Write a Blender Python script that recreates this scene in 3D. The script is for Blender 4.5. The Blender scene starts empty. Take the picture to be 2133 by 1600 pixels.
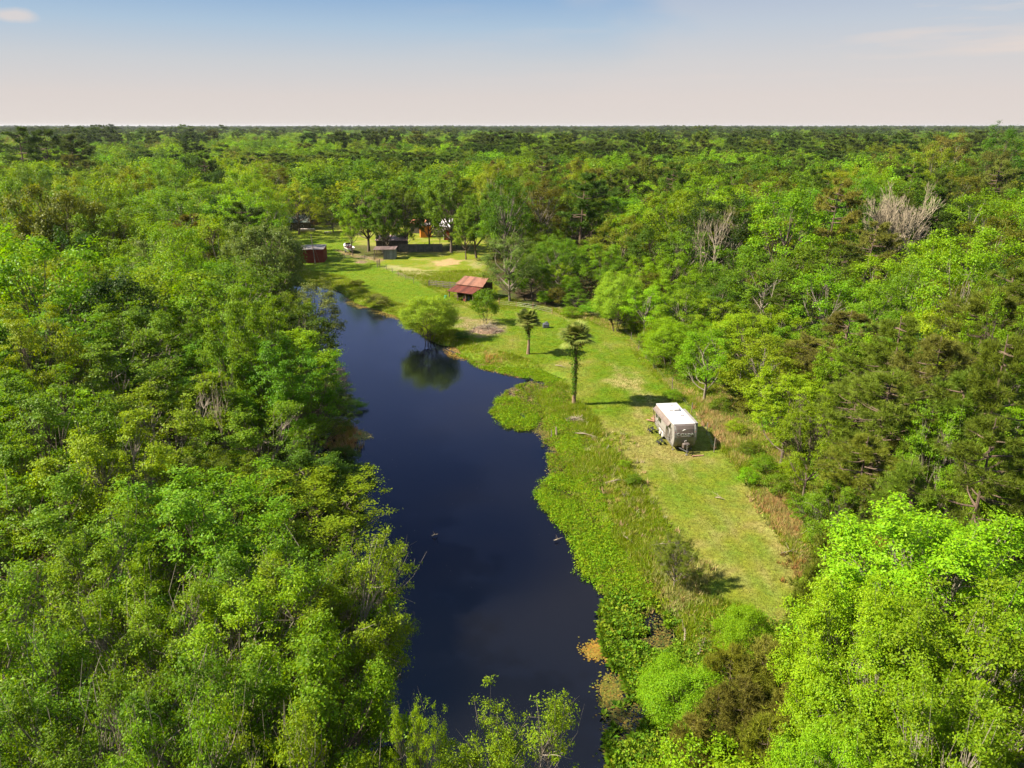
import bpy, math, random
import numpy as np
from mathutils import Vector, Matrix
R = math.radians
scn = bpy.context.scene
C = scn.collection
random.seed(7)

# ------------------------------------------------------------------ camera
H, PT, F = 33.0, R(20.0), 1480.0            # drone height, pitch, focal length in photo pixels
SP, CP = math.sin(PT), math.cos(PT)
cam = bpy.data.objects.new('camera', bpy.data.cameras.new('camera'))
C.objects.link(cam)
cam.location = (0, 0, H)
cam.rotation_euler = (R(90) - PT, 0, 0)
cam.data.sensor_width = 36
cam.data.lens = 36 * F / 2133
cam.data.clip_start = 0.5
cam.data.clip_end = 30000
scn.camera = cam

# ------------------------------------------------------------------ sky and sun
SUN_EL, SUN_ROT = R(42), R(263)
EXPO = 1.72
world = bpy.data.worlds.new('World')
scn.world = world
world.use_nodes = True
wn, wl = world.node_tree.nodes, world.node_tree.links
wn.clear()
def N(t, **k):
    n = wn.new(t)
    for a, b in k.items(): setattr(n, a, b)
    return n
out = N('ShaderNodeOutputWorld'); bg = N('ShaderNodeBackground'); bg.inputs['Strength'].default_value = 0.15
sky = N('ShaderNodeTexSky', sky_type='NISHITA', sun_disc=False, sun_elevation=SUN_EL, sun_rotation=SUN_ROT)
sky.air_density = 1.0; sky.dust_density = 0.6; sky.ozone_density = 3.0
tc = N('ShaderNodeTexCoord'); sep = N('ShaderNodeSeparateXYZ')
wl.new(tc.outputs['Generated'], sep.inputs[0])
rmp = N('ShaderNodeValToRGB')          # haze band colours near the horizon by elevation
wl.new(sep.outputs['Z'], rmp.inputs[0])
cr = rmp.color_ramp
SKYC = [(0.0, (.750, .680, .635)), (0.035, (.715, .655, .625)), (0.075, (.600, .625, .655)), (0.115, (.425, .560, .700)), (0.155, (.260, .430, .670)),
        (0.26, (.300, .410, .820)), (0.45, (.125, .205, .500)), (0.70, (.035, .075, .20)), (0.85, (.42, .48, .52))]
for i, (p, c) in enumerate(SKYC):
    e = cr.elements[i] if i < 2 else cr.elements.new(p)
    e.position = p; e.color = (*c, 1)
# cirrus: stretched noise on a plane projection of the sky direction
mp = N('ShaderNodeMapping'); mp.inputs['Scale'].default_value = (1.0, 1.0, 11.0); mp.inputs['Rotation'].default_value = (0, R(-9), 0)
wl.new(tc.outputs['Generated'], mp.inputs[0])
nz = N('ShaderNodeTexNoise'); nz.inputs['Scale'].default_value = 2.6; nz.inputs['Detail'].default_value = 6; nz.inputs['Roughness'].default_value = .55
wl.new(mp.outputs[0], nz.inputs['Vector'])
nr = N('ShaderNodeMapRange'); nr.inputs[1].default_value = .46; nr.inputs[2].default_value = .64
wl.new(nz.outputs[0], nr.inputs[0])
# more cloud towards +x (the right of the view)
xr = N('ShaderNodeMapRange'); xr.inputs[1].default_value = -.15; xr.inputs[2].default_value = .55; xr.inputs[3].default_value = .0; xr.inputs[4].default_value = .95
wl.new(sep.outputs['X'], xr.inputs[0])
# a broad veil on the right with a soft edge
veil = N('ShaderNodeMapRange'); veil.inputs[1].default_value = .08; veil.inputs[2].default_value = .27; veil.interpolation_type = 'SMOOTHSTEP'
nb = N('ShaderNodeTexNoise'); nb.inputs['Scale'].default_value = 2.6; nb.inputs['Detail'].default_value = 5
mb = N('ShaderNodeMapping'); mb.inputs['Scale'].default_value = (1, 1, 2.6); wl.new(tc.outputs['Generated'], mb.inputs[0]); wl.new(mb.outputs[0], nb.inputs['Vector'])
ad = N('ShaderNodeMath', operation='MULTIPLY_ADD'); ad.inputs[1].default_value = .9
adx = N('ShaderNodeMath', operation='SUBTRACT'); adx.inputs[1].default_value = .40
xz = N('ShaderNodeMath', operation='MULTIPLY_ADD'); xz.inputs[1].default_value = .2; wl.new(sep.outputs['Z'], xz.inputs[0]); wl.new(sep.outputs['X'], xz.inputs[2]); wl.new(xz.outputs[0], adx.inputs[0])
wl.new(nb.outputs[0], ad.inputs[0]); wl.new(adx.outputs[0], ad.inputs[2]); wl.new(ad.outputs[0], veil.inputs[0])
ml = N('ShaderNodeMath', operation='MULTIPLY'); wl.new(nr.outputs[0], ml.inputs[0]); wl.new(xr.outputs[0], ml.inputs[1])
mv = N('ShaderNodeMath', operation='MULTIPLY'); wl.new(veil.outputs[0], mv.inputs[0]); mvr = N('ShaderNodeMapRange'); mvr.inputs[1].default_value = .12; mvr.inputs[2].default_value = .5; mvr.inputs[3].default_value = .34; mvr.inputs[4].default_value = .5; wl.new(sep.outputs['Z'], mvr.inputs[0]); wl.new(mvr.outputs[0], mv.inputs[1])
mx = N('ShaderNodeMath', operation='MAXIMUM'); wl.new(ml.outputs[0], mx.inputs[0]); wl.new(mv.outputs[0], mx.inputs[1])
pf = N('ShaderNodeVectorMath', operation='DISTANCE'); pm = N('ShaderNodeMapping'); pm.inputs['Scale'].default_value = (1, 1, 3.2)
pn_ = N('ShaderNodeTexNoise'); pn_.inputs['Scale'].default_value = 22; pn_.inputs['Detail'].default_value = 4; wl.new(tc.outputs['Generated'], pn_.inputs['Vector'])
wl.new(tc.outputs['Generated'], pm.inputs[0]); wl.new(pm.outputs[0], pf.inputs[0]); pf.inputs[1].default_value = (-.530, .841, .109 * 3.2)
pa = N('ShaderNodeMath', operation='MULTIPLY_ADD'); pa.inputs[1].default_value = -.035; wl.new(pn_.outputs[0], pa.inputs[0]); wl.new(pf.outputs['Value'], pa.inputs[2])
pr = N('ShaderNodeMapRange'); pr.inputs[1].default_value = .012; pr.inputs[2].default_value = -.004; pr.inputs[3].default_value = 0; pr.inputs[4].default_value = .75; wl.new(pa.outputs[0], pr.inputs[0])
mx2 = N('ShaderNodeMath', operation='MAXIMUM'); wl.new(mx.outputs[0], mx2.inputs[0]); wl.new(pr.outputs[0], mx2.inputs[1]); mx = mx2
mix1 = N('ShaderNodeMixRGB'); mix1.inputs[2].default_value = (.76, .68, .64, 1)
wl.new(mx.outputs[0], mix1.inputs[0]); wl.new(rmp.outputs[0], mix1.inputs[1])
sc10 = N('ShaderNodeVectorMath', operation='SCALE'); sc10.inputs['Scale'].default_value = (1 / .15) / (2 ** EXPO)
wl.new(mix1.outputs[0], sc10.inputs[0])
fz = N('ShaderNodeMapRange'); fz.inputs[1].default_value = .55; fz.inputs[2].default_value = .95; fz.inputs[3].default_value = 1; fz.inputs[4].default_value = .2
wl.new(sep.outputs['Z'], fz.inputs[0])
mix2 = N('ShaderNodeMixRGB')
wl.new(fz.outputs[0], mix2.inputs[0]); wl.new(sky.outputs[0], mix2.inputs[1]); wl.new(sc10.outputs[0], mix2.inputs[2])
wl.new(mix2.outputs[0], bg.inputs[0]); wl.new(bg.outputs[0], out.inputs[0])

sl = bpy.data.lights.new('sun', 'SUN'); sl.energy = 4.6; sl.angle = R(0.55); sl.color = (1.0, .90, .74)
so = bpy.data.objects.new('sun', sl); C.objects.link(so)
sv = Vector((math.sin(SUN_ROT) * math.cos(SUN_EL), math.cos(SUN_ROT) * math.cos(SUN_EL), math.sin(SUN_EL)))
so.rotation_euler = sv.to_track_quat('Z', 'Y').to_euler()
so.location = (-60, -10, 80)

scn.view_settings.view_transform = 'Standard'; scn.view_settings.look = 'None'
scn.view_settings.exposure = EXPO; scn.view_settings.gamma = 1
cy = scn.cycles; DENOISE = True
cy.max_bounces = 5; cy.diffuse_bounces = 3; cy.glossy_bounces = 2; cy.transmission_bounces = 3; cy.transparent_max_bounces = 4; cy.volume_bounces = 0
cy.use_denoising = DENOISE
if DENOISE:
    cy.denoiser = 'OPENIMAGEDENOISE'; cy.denoising_input_passes = 'RGB_ALBEDO_NORMAL'; cy.denoising_prefilter = 'ACCURATE'
cy.sample_clamp_indirect = 1.5; cy.sample_clamp_direct = 3
cy.caustics_reflective = False; cy.caustics_refractive = False

# ------------------------------------------------------------------ helpers
def U(u, v, z=0.0):
    """the place at height z seen at photo pixel u, v"""
    a, b = (u - 1066.5) / F, (800 - v) / F
    t = (z - H) / (-SP + b * CP)
    return Vector((a * t, (CP + b * SP) * t, z))
def UY(u, v, y):
    a, b = (u - 1066.5) / F, (800 - v) / F
    t = y / (CP + b * SP)
    return Vector((a * t, y, H + t * (-SP + b * CP)))
def PX(x, y, z):
    dy, dz = y, z - H
    d = dy * CP - dz * SP; up = dy * SP + dz * CP
    return 1066.5 + F * x / d, 800 - F * up / d
def inpoly(x, y, P):
    x = np.asarray(x, float); y = np.asarray(y, float); r = np.zeros(x.shape, bool)
    n = len(P)
    for i in range(n):
        x0, y0 = P[i][0], P[i][1]; x1, y1 = P[(i + 1) % n][0], P[(i + 1) % n][1]
        if y0 == y1: continue
        c = ((y0 > y) != (y1 > y)) & (x < (x1 - x0) * (y - y0) / (y1 - y0) + x0)
        r ^= c
    return r
def sdf(x, y, P):
    """signed distance, negative inside"""
    x = np.asarray(x, float); y = np.asarray(y, float); d = np.full(x.shape, 1e9)
    n = len(P)
    for i in range(n):
        ax, ay = P[i][0], P[i][1]; bx, by = P[(i + 1) % n][0], P[(i + 1) % n][1]
        ex, ey = bx - ax, by - ay; L = ex * ex + ey * ey + 1e-9
        t = np.clip(((x - ax) * ex + (y - ay) * ey) / L, 0, 1)
        d = np.minimum(d, np.hypot(x - ax - t * ex, y - ay - t * ey))
    return np.where(inpoly(x, y, P), -d, d)
def W(pts, z=0.0): return [U(u, v, z) for u, v in pts]

def vnoise(x, y, s, seed=0):
    """smooth value noise 0..1"""
    x = np.asarray(x, float) / s; y = np.asarray(y, float) / s
    xi = np.floor(x).astype(np.int64); yi = np.floor(y).astype(np.int64); fx = x - xi; fy = y - yi
    fx = fx * fx * (3 - 2 * fx); fy = fy * fy * (3 - 2 * fy)
    def h(a, b):
        n = (a * 374761393 + b * 668265263 + seed * 974711) & 0x7fffffff
        n = ((n ^ (n >> 13)) * 1274126177) & 0x7fffffff
        return ((n ^ (n >> 16)) & 0xffff) / 65535.0
    return (h(xi, yi) * (1 - fx) + h(xi + 1, yi) * fx) * (1 - fy) + (h(xi, yi + 1) * (1 - fx) + h(xi + 1, yi + 1) * fx) * fy
def fbm(x, y, s, seed=0): return .55 * vnoise(x, y, s, seed) + .3 * vnoise(x, y, s / 2.3, seed + 5) + .15 * vnoise(x, y, s / 5.1, seed + 9)

def mesh_np(name, verts, groups, mats, cols=None):
    """groups: list of (faces (n,k) array, material index)"""
    me = bpy.data.meshes.new(name)
    verts = np.asarray(verts, np.float32)
    me.vertices.add(len(verts)); me.vertices.foreach_set('co', verts.ravel())
    fl = [(np.asarray(f, np.int32), m) for f, m in groups if len(f)]
    nl = sum(f.size for f, m in fl); npoly = sum(len(f) for f, m in fl)
    me.loops.add(nl); me.polygons.add(npoly)
    me.loops.foreach_set('vertex_index', np.concatenate([f.ravel() for f, m in fl]))
    starts = []; mi = []; o = 0
    for f, m in fl:
        starts.append(np.arange(len(f)) * f.shape[1] + o); o += f.size; mi.append(np.full(len(f), m))
    me.polygons.foreach_set('loop_start', np.concatenate(starts).astype(np.int32))
    me.polygons.foreach_set('material_index', np.concatenate(mi).astype(np.int32))
    for m in mats: me.materials.append(m)
    if cols is not None:
        ca = me.color_attributes.new('Col', 'FLOAT_COLOR', 'POINT')
        c4 = np.ones((len(verts), 4), np.float32); c4[:, :3] = cols
        ca.data.foreach_set('color', c4.ravel())
    me.update(calc_edges=True); me.validate()
    return me
def link(name, me, parent=None, loc=None, rz=None):
    o = bpy.data.objects.new(name, me); C.objects.link(o)
    if parent is not None: o.parent = parent
    if loc is not None: o.location = loc
    if rz is not None: o.rotation_euler = (0, 0, rz)
    return o
def thing(name, label, cat, loc=(0, 0, 0), rz=0.0, group=None):
    o = bpy.data.objects.new(name, None); C.objects.link(o); o.empty_display_size = .3
    o.location = loc; o.rotation_euler = (0, 0, rz)
    o['label'] = label; o['category'] = cat
    if group: o['group'] = group
    return o
def tag(o, label, cat, group=None):
    o['label'] = label; o['category'] = cat
    if group: o['group'] = group
    return o

class MB:
    """collects boxes, tubes and prisms; build() links them as one mesh"""
    def __init__(s): s.v = []; s.f = []; s.m = []
    def add(s, vs, fs, m=0):
        o = len(s.v); s.v += [tuple(v) for v in vs]
        s.f += [tuple(i + o for i in f) for f in fs]; s.m += [m] * len(fs); return s
    def box(s, c, d, m=0, rz=0, bev=0.0):
        x, y, z = d[0] / 2, d[1] / 2, d[2] / 2; ca, sa = math.cos(rz), math.sin(rz)
        if bev > 0:
            b = bev; P = []
            for zz, k in ((-z, b), (-z + b, 0), (z - b, 0), (z, b)):
                X, Y = x - k, y - k
                for px, py in ((-X, -Y + b), (-X + b, -Y), (X - b, -Y), (X, -Y + b), (X, Y - b), (X - b, Y), (-X + b, Y), (-X, Y - b)): P.append((px, py, zz))
            P = [(c[0] + p[0] * ca - p[1] * sa, c[1] + p[0] * sa + p[1] * ca, c[2] + p[2]) for p in P]
            Fs = [tuple(reversed(range(8))), tuple(range(24, 32))]
            for r in range(3):
                for i in range(8): Fs.append((r * 8 + i, r * 8 + (i + 1) % 8, r * 8 + 8 + (i + 1) % 8, r * 8 + 8 + i))
            return s.add(P, Fs, m)
        P = [(a * x, b * y, e * z) for e in (-1, 1) for a, b in ((-1, -1), (1, -1), (1, 1), (-1, 1))]
        P = [(c[0] + p[0] * ca - p[1] * sa, c[1] + p[0] * sa + p[1] * ca, c[2] + p[2]) for p in P]
        return s.add(P, [(3, 2, 1, 0), (4, 5, 6, 7), (0, 1, 5, 4), (1, 2, 6, 5), (2, 3, 7, 6), (3, 0, 4, 7)], m)
    def tube(s, pts, rad, n=6, m=0, cap=True):
        pts = [Vector(p) for p in pts]
        if not hasattr(rad, '__len__'): rad = [rad] * len(pts)
        o = len(s.v)
        for i, p in enumerate(pts):
            t = (pts[min(i + 1, len(pts) - 1)] - pts[max(i - 1, 0)])
            t = t.normalized() if t.length > 1e-6 else Vector((0, 0, 1))
            a = t.cross(Vector((0.31, 0.95, 0.05)))
            if a.length < .1: a = t.cross(Vector((1, 0, 0)))
            a.normalize(); b = t.cross(a)
            for k in range(n):
                w = 2 * math.pi * k / n
                s.v.append(tuple(p + rad[i] * (math.cos(w) * a + math.sin(w) * b)))
        for i in range(len(pts) - 1):
            for k in range(n):
                s.f.append((o + i * n + k, o + i * n + (k + 1) % n, o + (i + 1) * n + (k + 1) % n, o + (i + 1) * n + k)); s.m.append(m)
        if cap:
            s.f.append(tuple(o + k for k in reversed(range(n)))); s.m.append(m)
            e = o + (len(pts) - 1) * n
            s.f.append(tuple(e + k for k in range(n))); s.m.append(m)
        return s
    def slab(s, quad, th, m=0):
        """thin panel from 4 corners, thickened downward along its normal"""
        q = [Vector(p) for p in quad]; n = (q[1] - q[0]).cross(q[3] - q[0]).normalized() * th
        return s.add(q + [p - n for p in q], [(0, 1, 2, 3), (7, 6, 5, 4), (0, 4, 5, 1), (1, 5, 6, 2), (2, 6, 7, 3), (3, 7, 4, 0)], m)
    def mesh(s, name, mats, smooth=False):
        me = bpy.data.meshes.new(name); me.from_pydata(s.v, [], s.f)
        for mt in (mats if isinstance(mats, (list, tuple)) else [mats]): me.materials.append(mt)
        me.polygons.foreach_set('material_index', s.m)
        if smooth: me.polygons.foreach_set('use_smooth', [True] * len(s.f))
        me.update(); return me
    def build(s, name, mats, parent=None, smooth=False, loc=None, rz=None):
        return link(name, s.mesh(name, mats, smooth), parent, loc, rz)

# ------------------------------------------------------------------ materials
def newmat(name):
    m = bpy.data.materials.new(name); m.use_nodes = True
    nt = m.node_tree; nt.nodes.clear()
    o = nt.nodes.new('ShaderNodeOutputMaterial'); return m, nt, o
def leafmat(name, use_col=False, transl=.4, rough=.5, var=(.74, 1.28), spec=.32, hue=.022):
    m, nt, o = newmat(name); n, l = nt.nodes, nt.links
    at = n.new('ShaderNodeAttribute')
    if use_col: at.attribute_type = 'GEOMETRY'; at.attribute_name = 'Col'
    else: at.attribute_type = 'INSTANCER'; at.attribute_name = 'tint'
    g = n.new('ShaderNodeNewGeometry')
    mr = n.new('ShaderNodeMapRange'); mr.inputs[3].default_value, mr.inputs[4].default_value = var
    l.new(g.outputs['Random Per Island'], mr.inputs[0])
    hs = n.new('ShaderNodeHueSaturation')
    wn_ = n.new('ShaderNodeTexWhiteNoise'); wn_.noise_dimensions = '1D'; l.new(g.outputs['Random Per Island'], wn_.inputs['W'])
    hr = n.new('ShaderNodeMapRange'); hr.inputs[3].default_value = .5 - hue; hr.inputs[4].default_value = .5 + hue * .35
    l.new(wn_.outputs[0], hr.inputs[0]); l.new(hr.outputs[0], hs.inputs['Hue'])
    l.new(at.outputs['Color'], hs.inputs['Color']); l.new(mr.outputs[0], hs.inputs['Value'])
    p = n.new('ShaderNodeBsdfPrincipled'); l.new(hs.outputs[0], p.inputs['Base Color'])
    p.inputs['Roughness'].default_value = rough; p.inputs['Specular IOR Level'].default_value = spec
    tr = n.new('ShaderNodeBsdfTranslucent')
    hs2 = n.new('ShaderNodeHueSaturation'); hs2.inputs['Hue'].default_value = .485; hs2.inputs['Saturation'].default_value = 1.05; hs2.inputs['Value'].default_value = 1.35
    l.new(hs.outputs[0], hs2.inputs['Color']); l.new(hs2.outputs[0], tr.inputs[0])
    mx = n.new('ShaderNodeMixShader'); mx.inputs[0].default_value = transl
    l.new(p.outputs[0], mx.inputs[1]); l.new(tr.outputs[0], mx.inputs[2]); l.new(mx.outputs[0], o.inputs[0])
    return m
def noisemat(name, c1, c2, scale=3.0, rough=.8, detail=5, spec=.3, bump=0.0, stretch=(1, 1, 1), metal=0.0, c3=None, lo=.35, hi=.65):
    m, nt, o = newmat(name); n, l = nt.nodes, nt.links
    t = n.new('ShaderNodeTexCoord'); mp = n.new('ShaderNodeMapping'); mp.inputs['Scale'].default_value = stretch
    l.new(t.outputs['Object'], mp.inputs[0])
    nz = n.new('ShaderNodeTexNoise'); nz.inputs['Scale'].default_value = scale; nz.inputs['Detail'].default_value = detail; nz.inputs['Roughness'].default_value = .65
    l.new(mp.outputs[0], nz.inputs['Vector'])
    r = n.new('ShaderNodeValToRGB'); l.new(nz.outputs[0], r.inputs[0])
    r.color_ramp.elements[0].position = lo; r.color_ramp.elements[0].color = (*c1, 1)
    r.color_ramp.elements[1].position = hi; r.color_ramp.elements[1].color = (*c2, 1)
    if c3:
        e = r.color_ramp.elements.new(min(.95, hi + .1)); e.color = (*c3, 1)
    p = n.new('ShaderNodeBsdfPrincipled'); l.new(r.outputs[0], p.inputs['Base Color'])
    p.inputs['Roughness'].default_value = rough; p.inputs['Specular IOR Level'].default_value = spec; p.inputs['Metallic'].default_value = metal
    if bump:
        b = n.new('ShaderNodeBump'); b.inputs['Strength'].default_value = bump; b.inputs['Distance'].default_value = .05
        l.new(nz.outputs[0], b.inputs['Height']); l.new(b.outputs[0], p.inputs['Normal'])
    l.new(p.outputs[0], o.inputs[0]); return m
def corrugated(name, c1, c2, c3, axis=0, pitch=.3):
    """ribbed roofing sheet with weathering patches"""
    m = noisemat(name, c1, c2, 1.6, .62, 6, .4, 0, c3=c3)
    n, l = m.node_tree.nodes, m.node_tree.links
    t = [x for x in n if x.type == 'TEX_COORD'][0]; p = [x for x in n if x.type == 'BSDF_PRINCIPLED'][0]
    s = n.new('ShaderNodeSeparateXYZ'); l.new(t.outputs['Object'], s.inputs[0])
    k = n.new('ShaderNodeMath'); k.operation = 'MULTIPLY'; k.inputs[1].default_value = 2 * math.pi / pitch; l.new(s.outputs[axis], k.inputs[0])
    sn = n.new('ShaderNodeMath'); sn.operation = 'SINE'; l.new(k.outputs[0], sn.inputs[0])
    b = n.new('ShaderNodeBump'); b.inputs['Strength'].default_value = .9; b.inputs['Distance'].default_value = .05
    l.new(sn.outputs[0], b.inputs['Height']); l.new(b.outputs[0], p.inputs['Normal'])
    # each sheet weathers a little differently
    fl = n.new('ShaderNodeMath'); fl.operation = 'MULTIPLY'; fl.inputs[1].default_value = 1 / .66; l.new(s.outputs[axis], fl.inputs[0])
    ff = n.new('ShaderNodeMath'); ff.operation = 'FLOOR'; l.new(fl.outputs[0], ff.inputs[0])
    w = n.new('ShaderNodeTexWhiteNoise'); w.noise_dimensions = '1D'; l.new(ff.outputs[0], w.inputs['W'])
    mr = n.new('ShaderNodeMapRange'); mr.inputs[3].default_value = .68; mr.inputs[4].default_value = 1.25; l.new(w.outputs[0], mr.inputs[0])
    h = n.new('ShaderNodeHueSaturation'); l.new(mr.outputs[0], h.inputs['Value'])
    r = [x for x in n if x.type == 'VALTORGB'][0]; l.new(r.outputs[0], h.inputs['Color']); l.new(h.outputs[0], p.inputs['Base Color'])
    return m
def plain(name, c, rough=.5, spec=.5, metal=0.0):
    d = tuple(x * .88 for x in c)
    return noisemat(name, d, c, 6, rough, 3, spec, 0, metal=metal)

M_leaf = leafmat('leaf', spec=.14, rough=.5, transl=.40, var=(.76, 1.26)); M_needle = leafmat('pine_needles', transl=.18, rough=.55, var=(.7, 1.35), spec=.12, hue=.02)
M_cover = leafmat('ground_plants', use_col=True, transl=.3, rough=.6, var=(.72, 1.3), spec=.08, hue=.025)
M_bark = noisemat('bark', (.06, .045, .032), (.17, .135, .10), 2.2, .9, 6, .15, .5, (6, 6, 1))
M_palebark = noisemat('pale_bark', (.12, .10, .075), (.26, .225, .175), 3, .85, 6, .2, .4, (5, 5, 1))
M_deadwood = noisemat('dead_wood', (.16, .13, .085), (.31, .26, .18), 3, .85, 5, .2, .3, (4, 4, 1))
M_pinebark = noisemat('pine_bark', (.06, .042, .03), (.16, .115, .08), 2.4, .9, 6, .15, .6, (6, 6, 1.4))
M_post = noisemat('weathered_post', (.10, .085, .07), (.24, .20, .16), 5, .9, 4, .1, .2)

# ------------------------------------------------------------------ pond outline, clearings (photo pixel outlines laid on the ground)
WZ = -0.45
LAKE_PX = [(560, 596), (640, 592), (705, 606), (735, 632), (790, 648), (830, 662), (862, 690), (905, 716), (948, 726), (962, 742), (1000, 760),
           (1060, 768), (1125, 776), (1165, 792), (1135, 806), (1105, 820), (1128, 850), (1128, 880), (1150, 930), (1178, 980), (1215, 1060),
           (1262, 1110), (1300, 1180), (1345, 1250), (1392, 1310), (1412, 1400), (1398, 1490), (1415, 1600), (1400, 1720),
           (1200, 1760), (950, 1740), (760, 1700), (640, 1600), (600, 1480), (640, 1340), (655, 1200), (640, 1080), (660, 990), (668, 930), (664, 850), (650, 780),
           (620, 730), (600, 670), (560, 630)]
LAKE = W(LAKE_PX, WZ)
OPEN_PX = [(615, 556), (612, 490), (640, 478), (700, 474), (735, 486), (720, 500), (790, 520), (990, 520), (1008, 545), (992, 570), (1018, 592), (1040, 628), (1120, 640),
           (1235, 662), (1300, 692), (1325, 730), (1360, 772), (1420, 812), (1470, 862), (1520, 930), (1570, 1000), (1612, 1080), (1665, 1160),
           (1688, 1225), (1650, 1290), (1610, 1300), (1560, 1268), (1500, 1262), (1460, 1290), (1390, 1300), (1330, 1400), (1270, 1450), (1262, 1540), (1240, 1600), (760, 1600), (735, 1500),
           (810, 1430), (822, 1350), (806, 1200), (778, 1120), (758, 1090), (750, 1010), (742, 950), (730, 880), (735, 850), (700, 790),
           (682, 740), (690, 700), (668, 650), (700, 606), (682, 560), (640, 556), (622, 545)]
FIELD_PX = [(520, 462), (640, 470), (735, 468), (860, 455), (1000, 490), (1030, 520), (1012, 560), (1040, 615), (1110, 636), (1235, 655), (1312, 690), (1345, 740), (1400, 790),
            (1480, 800), (1570, 850), (1650, 930), (1710, 1030), (1745, 1130), (1750, 1230), (1720, 1280), (1660, 1330), (1640, 1420), (1560, 1600), (1400, 1720), (1250, 1600), (700, 1600), (700, 600), (600, 590), (560, 500)]
MOWN_PX = [(612, 490), (700, 474), (735, 500), (790, 548), (850, 575), (900, 600), (945, 628), (1000, 650), (1100, 640), (1230, 670), (1300, 700), (1345, 765), (1400, 812), (1466, 862),
           (1500, 925), (1558, 1000), (1612, 1090), (1672, 1180), (1684, 1225), (1650, 1290), (1600, 1312), (1545, 1268), (1462, 1250), (1425, 1170), (1400, 1110), (1325, 1000), (1270, 930), (1235, 870),
           (1160, 790), (1100, 750), (1010, 725), (960, 700), (900, 650), (820, 630), (760, 605), (715, 575), (625, 560)]
FIELD = W(FIELD_PX); MOWN = W(MOWN_PX)

# ------------------------------------------------------------------ ground: one sheet to the horizon
def axis(lo, hi, step, far_lo, far_hi, g=1.22):
    a = list(np.arange(lo, hi + 1e-6, step)); s = step
    x = lo; L = []
    while x > far_lo: s *= g; x -= s; L.append(x)
    s = step; x = hi; Rr = []
    while x < far_hi: s *= g; x += s; Rr.append(x)
    return np.array(L[::-1] + a + Rr)
gx = axis(-72, 62, .6, -14000, 14000); gy = axis(14, 250, .6, -2500, 16000)
GX, GY = np.meshgrid(gx, gy)
def ground_z(x, y, d=None):
    if d is None: d = sdf(x, y, LAKE)
    d = d + (fbm(x, y, 3.0, 3) - .5) * 1.6
    t = np.clip((d + 2.2) / 4.2, 0, 1); t = t * t * (3 - 2 * t)
    return -1.35 + t * 1.35 + (fbm(x, y, 11, 1) - .5) * .22 * t
dl = sdf(GX, GY, LAKE)
GZ = ground_z(GX, GY, dl)
verts = np.stack([GX, GY, GZ], -1).reshape(-1, 3)
nyy, nxx = GX.shape
idx = np.arange(nyy * nxx).reshape(nyy, nxx)
quads = np.stack([idx[:-1, :-1], idx[:-1, 1:], idx[1:, 1:], idx[1:, :-1]], -1).reshape(-1, 4)
def ss(a, b, x):
    t = np.clip((x - a) / (b - a), 0, 1); return t * t * (3 - 2 * t)
fx, fy = GX.ravel(), GY.ravel(); dlr = dl.ravel()
dm = sdf(fx, fy, MOWN); df = sdf(fx, fy, FIELD)
n1 = fbm(fx, fy, 9, 11); n2 = fbm(fx, fy, 3.2, 21); n3 = fbm(fx, fy, 22, 31)
def V(*c): return np.array(c)
litter = V(.045, .033, .018); rough_g = V(.12, .155, .010); mown_a = V(.095, .155, .006); mown_b = V(.185, .185, .034); dry = V(.26, .21, .08); sand = V(.42, .31, .20); mud = V(.03, .024, .015)
def mix(a, b, t): return a + (b - a) * t[:, None]
col = np.tile(litter, (len(fx), 1)).astype(float)
col = mix(col, np.tile(V(.05, .07, .014), (len(fx), 1)), ss(.4, .7, n2))
rg = mix(np.tile(rough_g, (len(fx), 1)), np.tile(V(.24, .215, .06), (len(fx), 1)), ss(.50, .66, n2) * .55)
col = mix(col, rg, ss(1.5, -1.5, df + (n2 - .5) * 6))
# mown grass: lush north, drier and paler to the south-east, two wheel lanes
PXu, PXv = PX(fx, np.maximum(fy, 1), 0 * fx)
dryness = np.clip(ss(.42, .66, n1) * .75 + ss(.45, .7, n2) * .35 + ss(88, 45, fy) * .50 - .05, 0, 1)
dryness *= 1 - .75 * ss(122, 140, fy)
dryness = dryness * .72
mg = mix(np.tile(mown_a, (len(fx), 1)), np.tile(mown_b, (len(fx), 1)), dryness)
mg = mix(mg, np.tile(dry, (len(fx), 1)), ss(.72, .95, dryness * n2 * 1.9) * .45)
col = mix(col, mg, ss(1.2, -1.2, dm + (n2 - .5) * 3.5 + (n1 - .5) * 3))
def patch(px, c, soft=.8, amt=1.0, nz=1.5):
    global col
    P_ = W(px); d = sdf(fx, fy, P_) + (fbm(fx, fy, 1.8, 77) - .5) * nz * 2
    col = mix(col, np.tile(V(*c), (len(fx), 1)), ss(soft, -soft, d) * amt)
patch([(905, 545), (940, 539), (960, 543), (955, 550), (925, 555), (900, 552)], (.30, .22, .10), .6)
patch([(803, 553), (840, 555), (900, 565), (950, 577), (945, 586), (905, 588), (870, 578), (825, 566)], (.27, .245, .11), 1.2, .75, 3)
patch([(832, 569), (862, 572), (858, 580), (836, 576)], (.13, .10, .06), .8, .7)
patch([(970, 540), (1010, 548), (1005, 560), (985, 556)], (.25, .23, .10), 1.5, .6, 2)
patch([(700, 520), (735, 527), (800, 540), (790, 547), (745, 538), (712, 530)], (.22, .15, .08), .8, .8)
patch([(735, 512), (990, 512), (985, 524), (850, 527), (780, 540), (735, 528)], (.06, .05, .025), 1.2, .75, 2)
patch([(740, 541), (765, 540), (775, 546), (755, 550), (738, 547)], (.18, .14, .07), .6, .8)
patch([(655, 500), (735, 496), (735, 478), (640, 482)], (.16, .20, .015), 2, .6)
patch([(1290, 765), (1330, 800), (1370, 835), (1350, 838), (1300, 810), (1265, 770)], (.32, .26, .10), 1.5, .75, 3)
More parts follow.
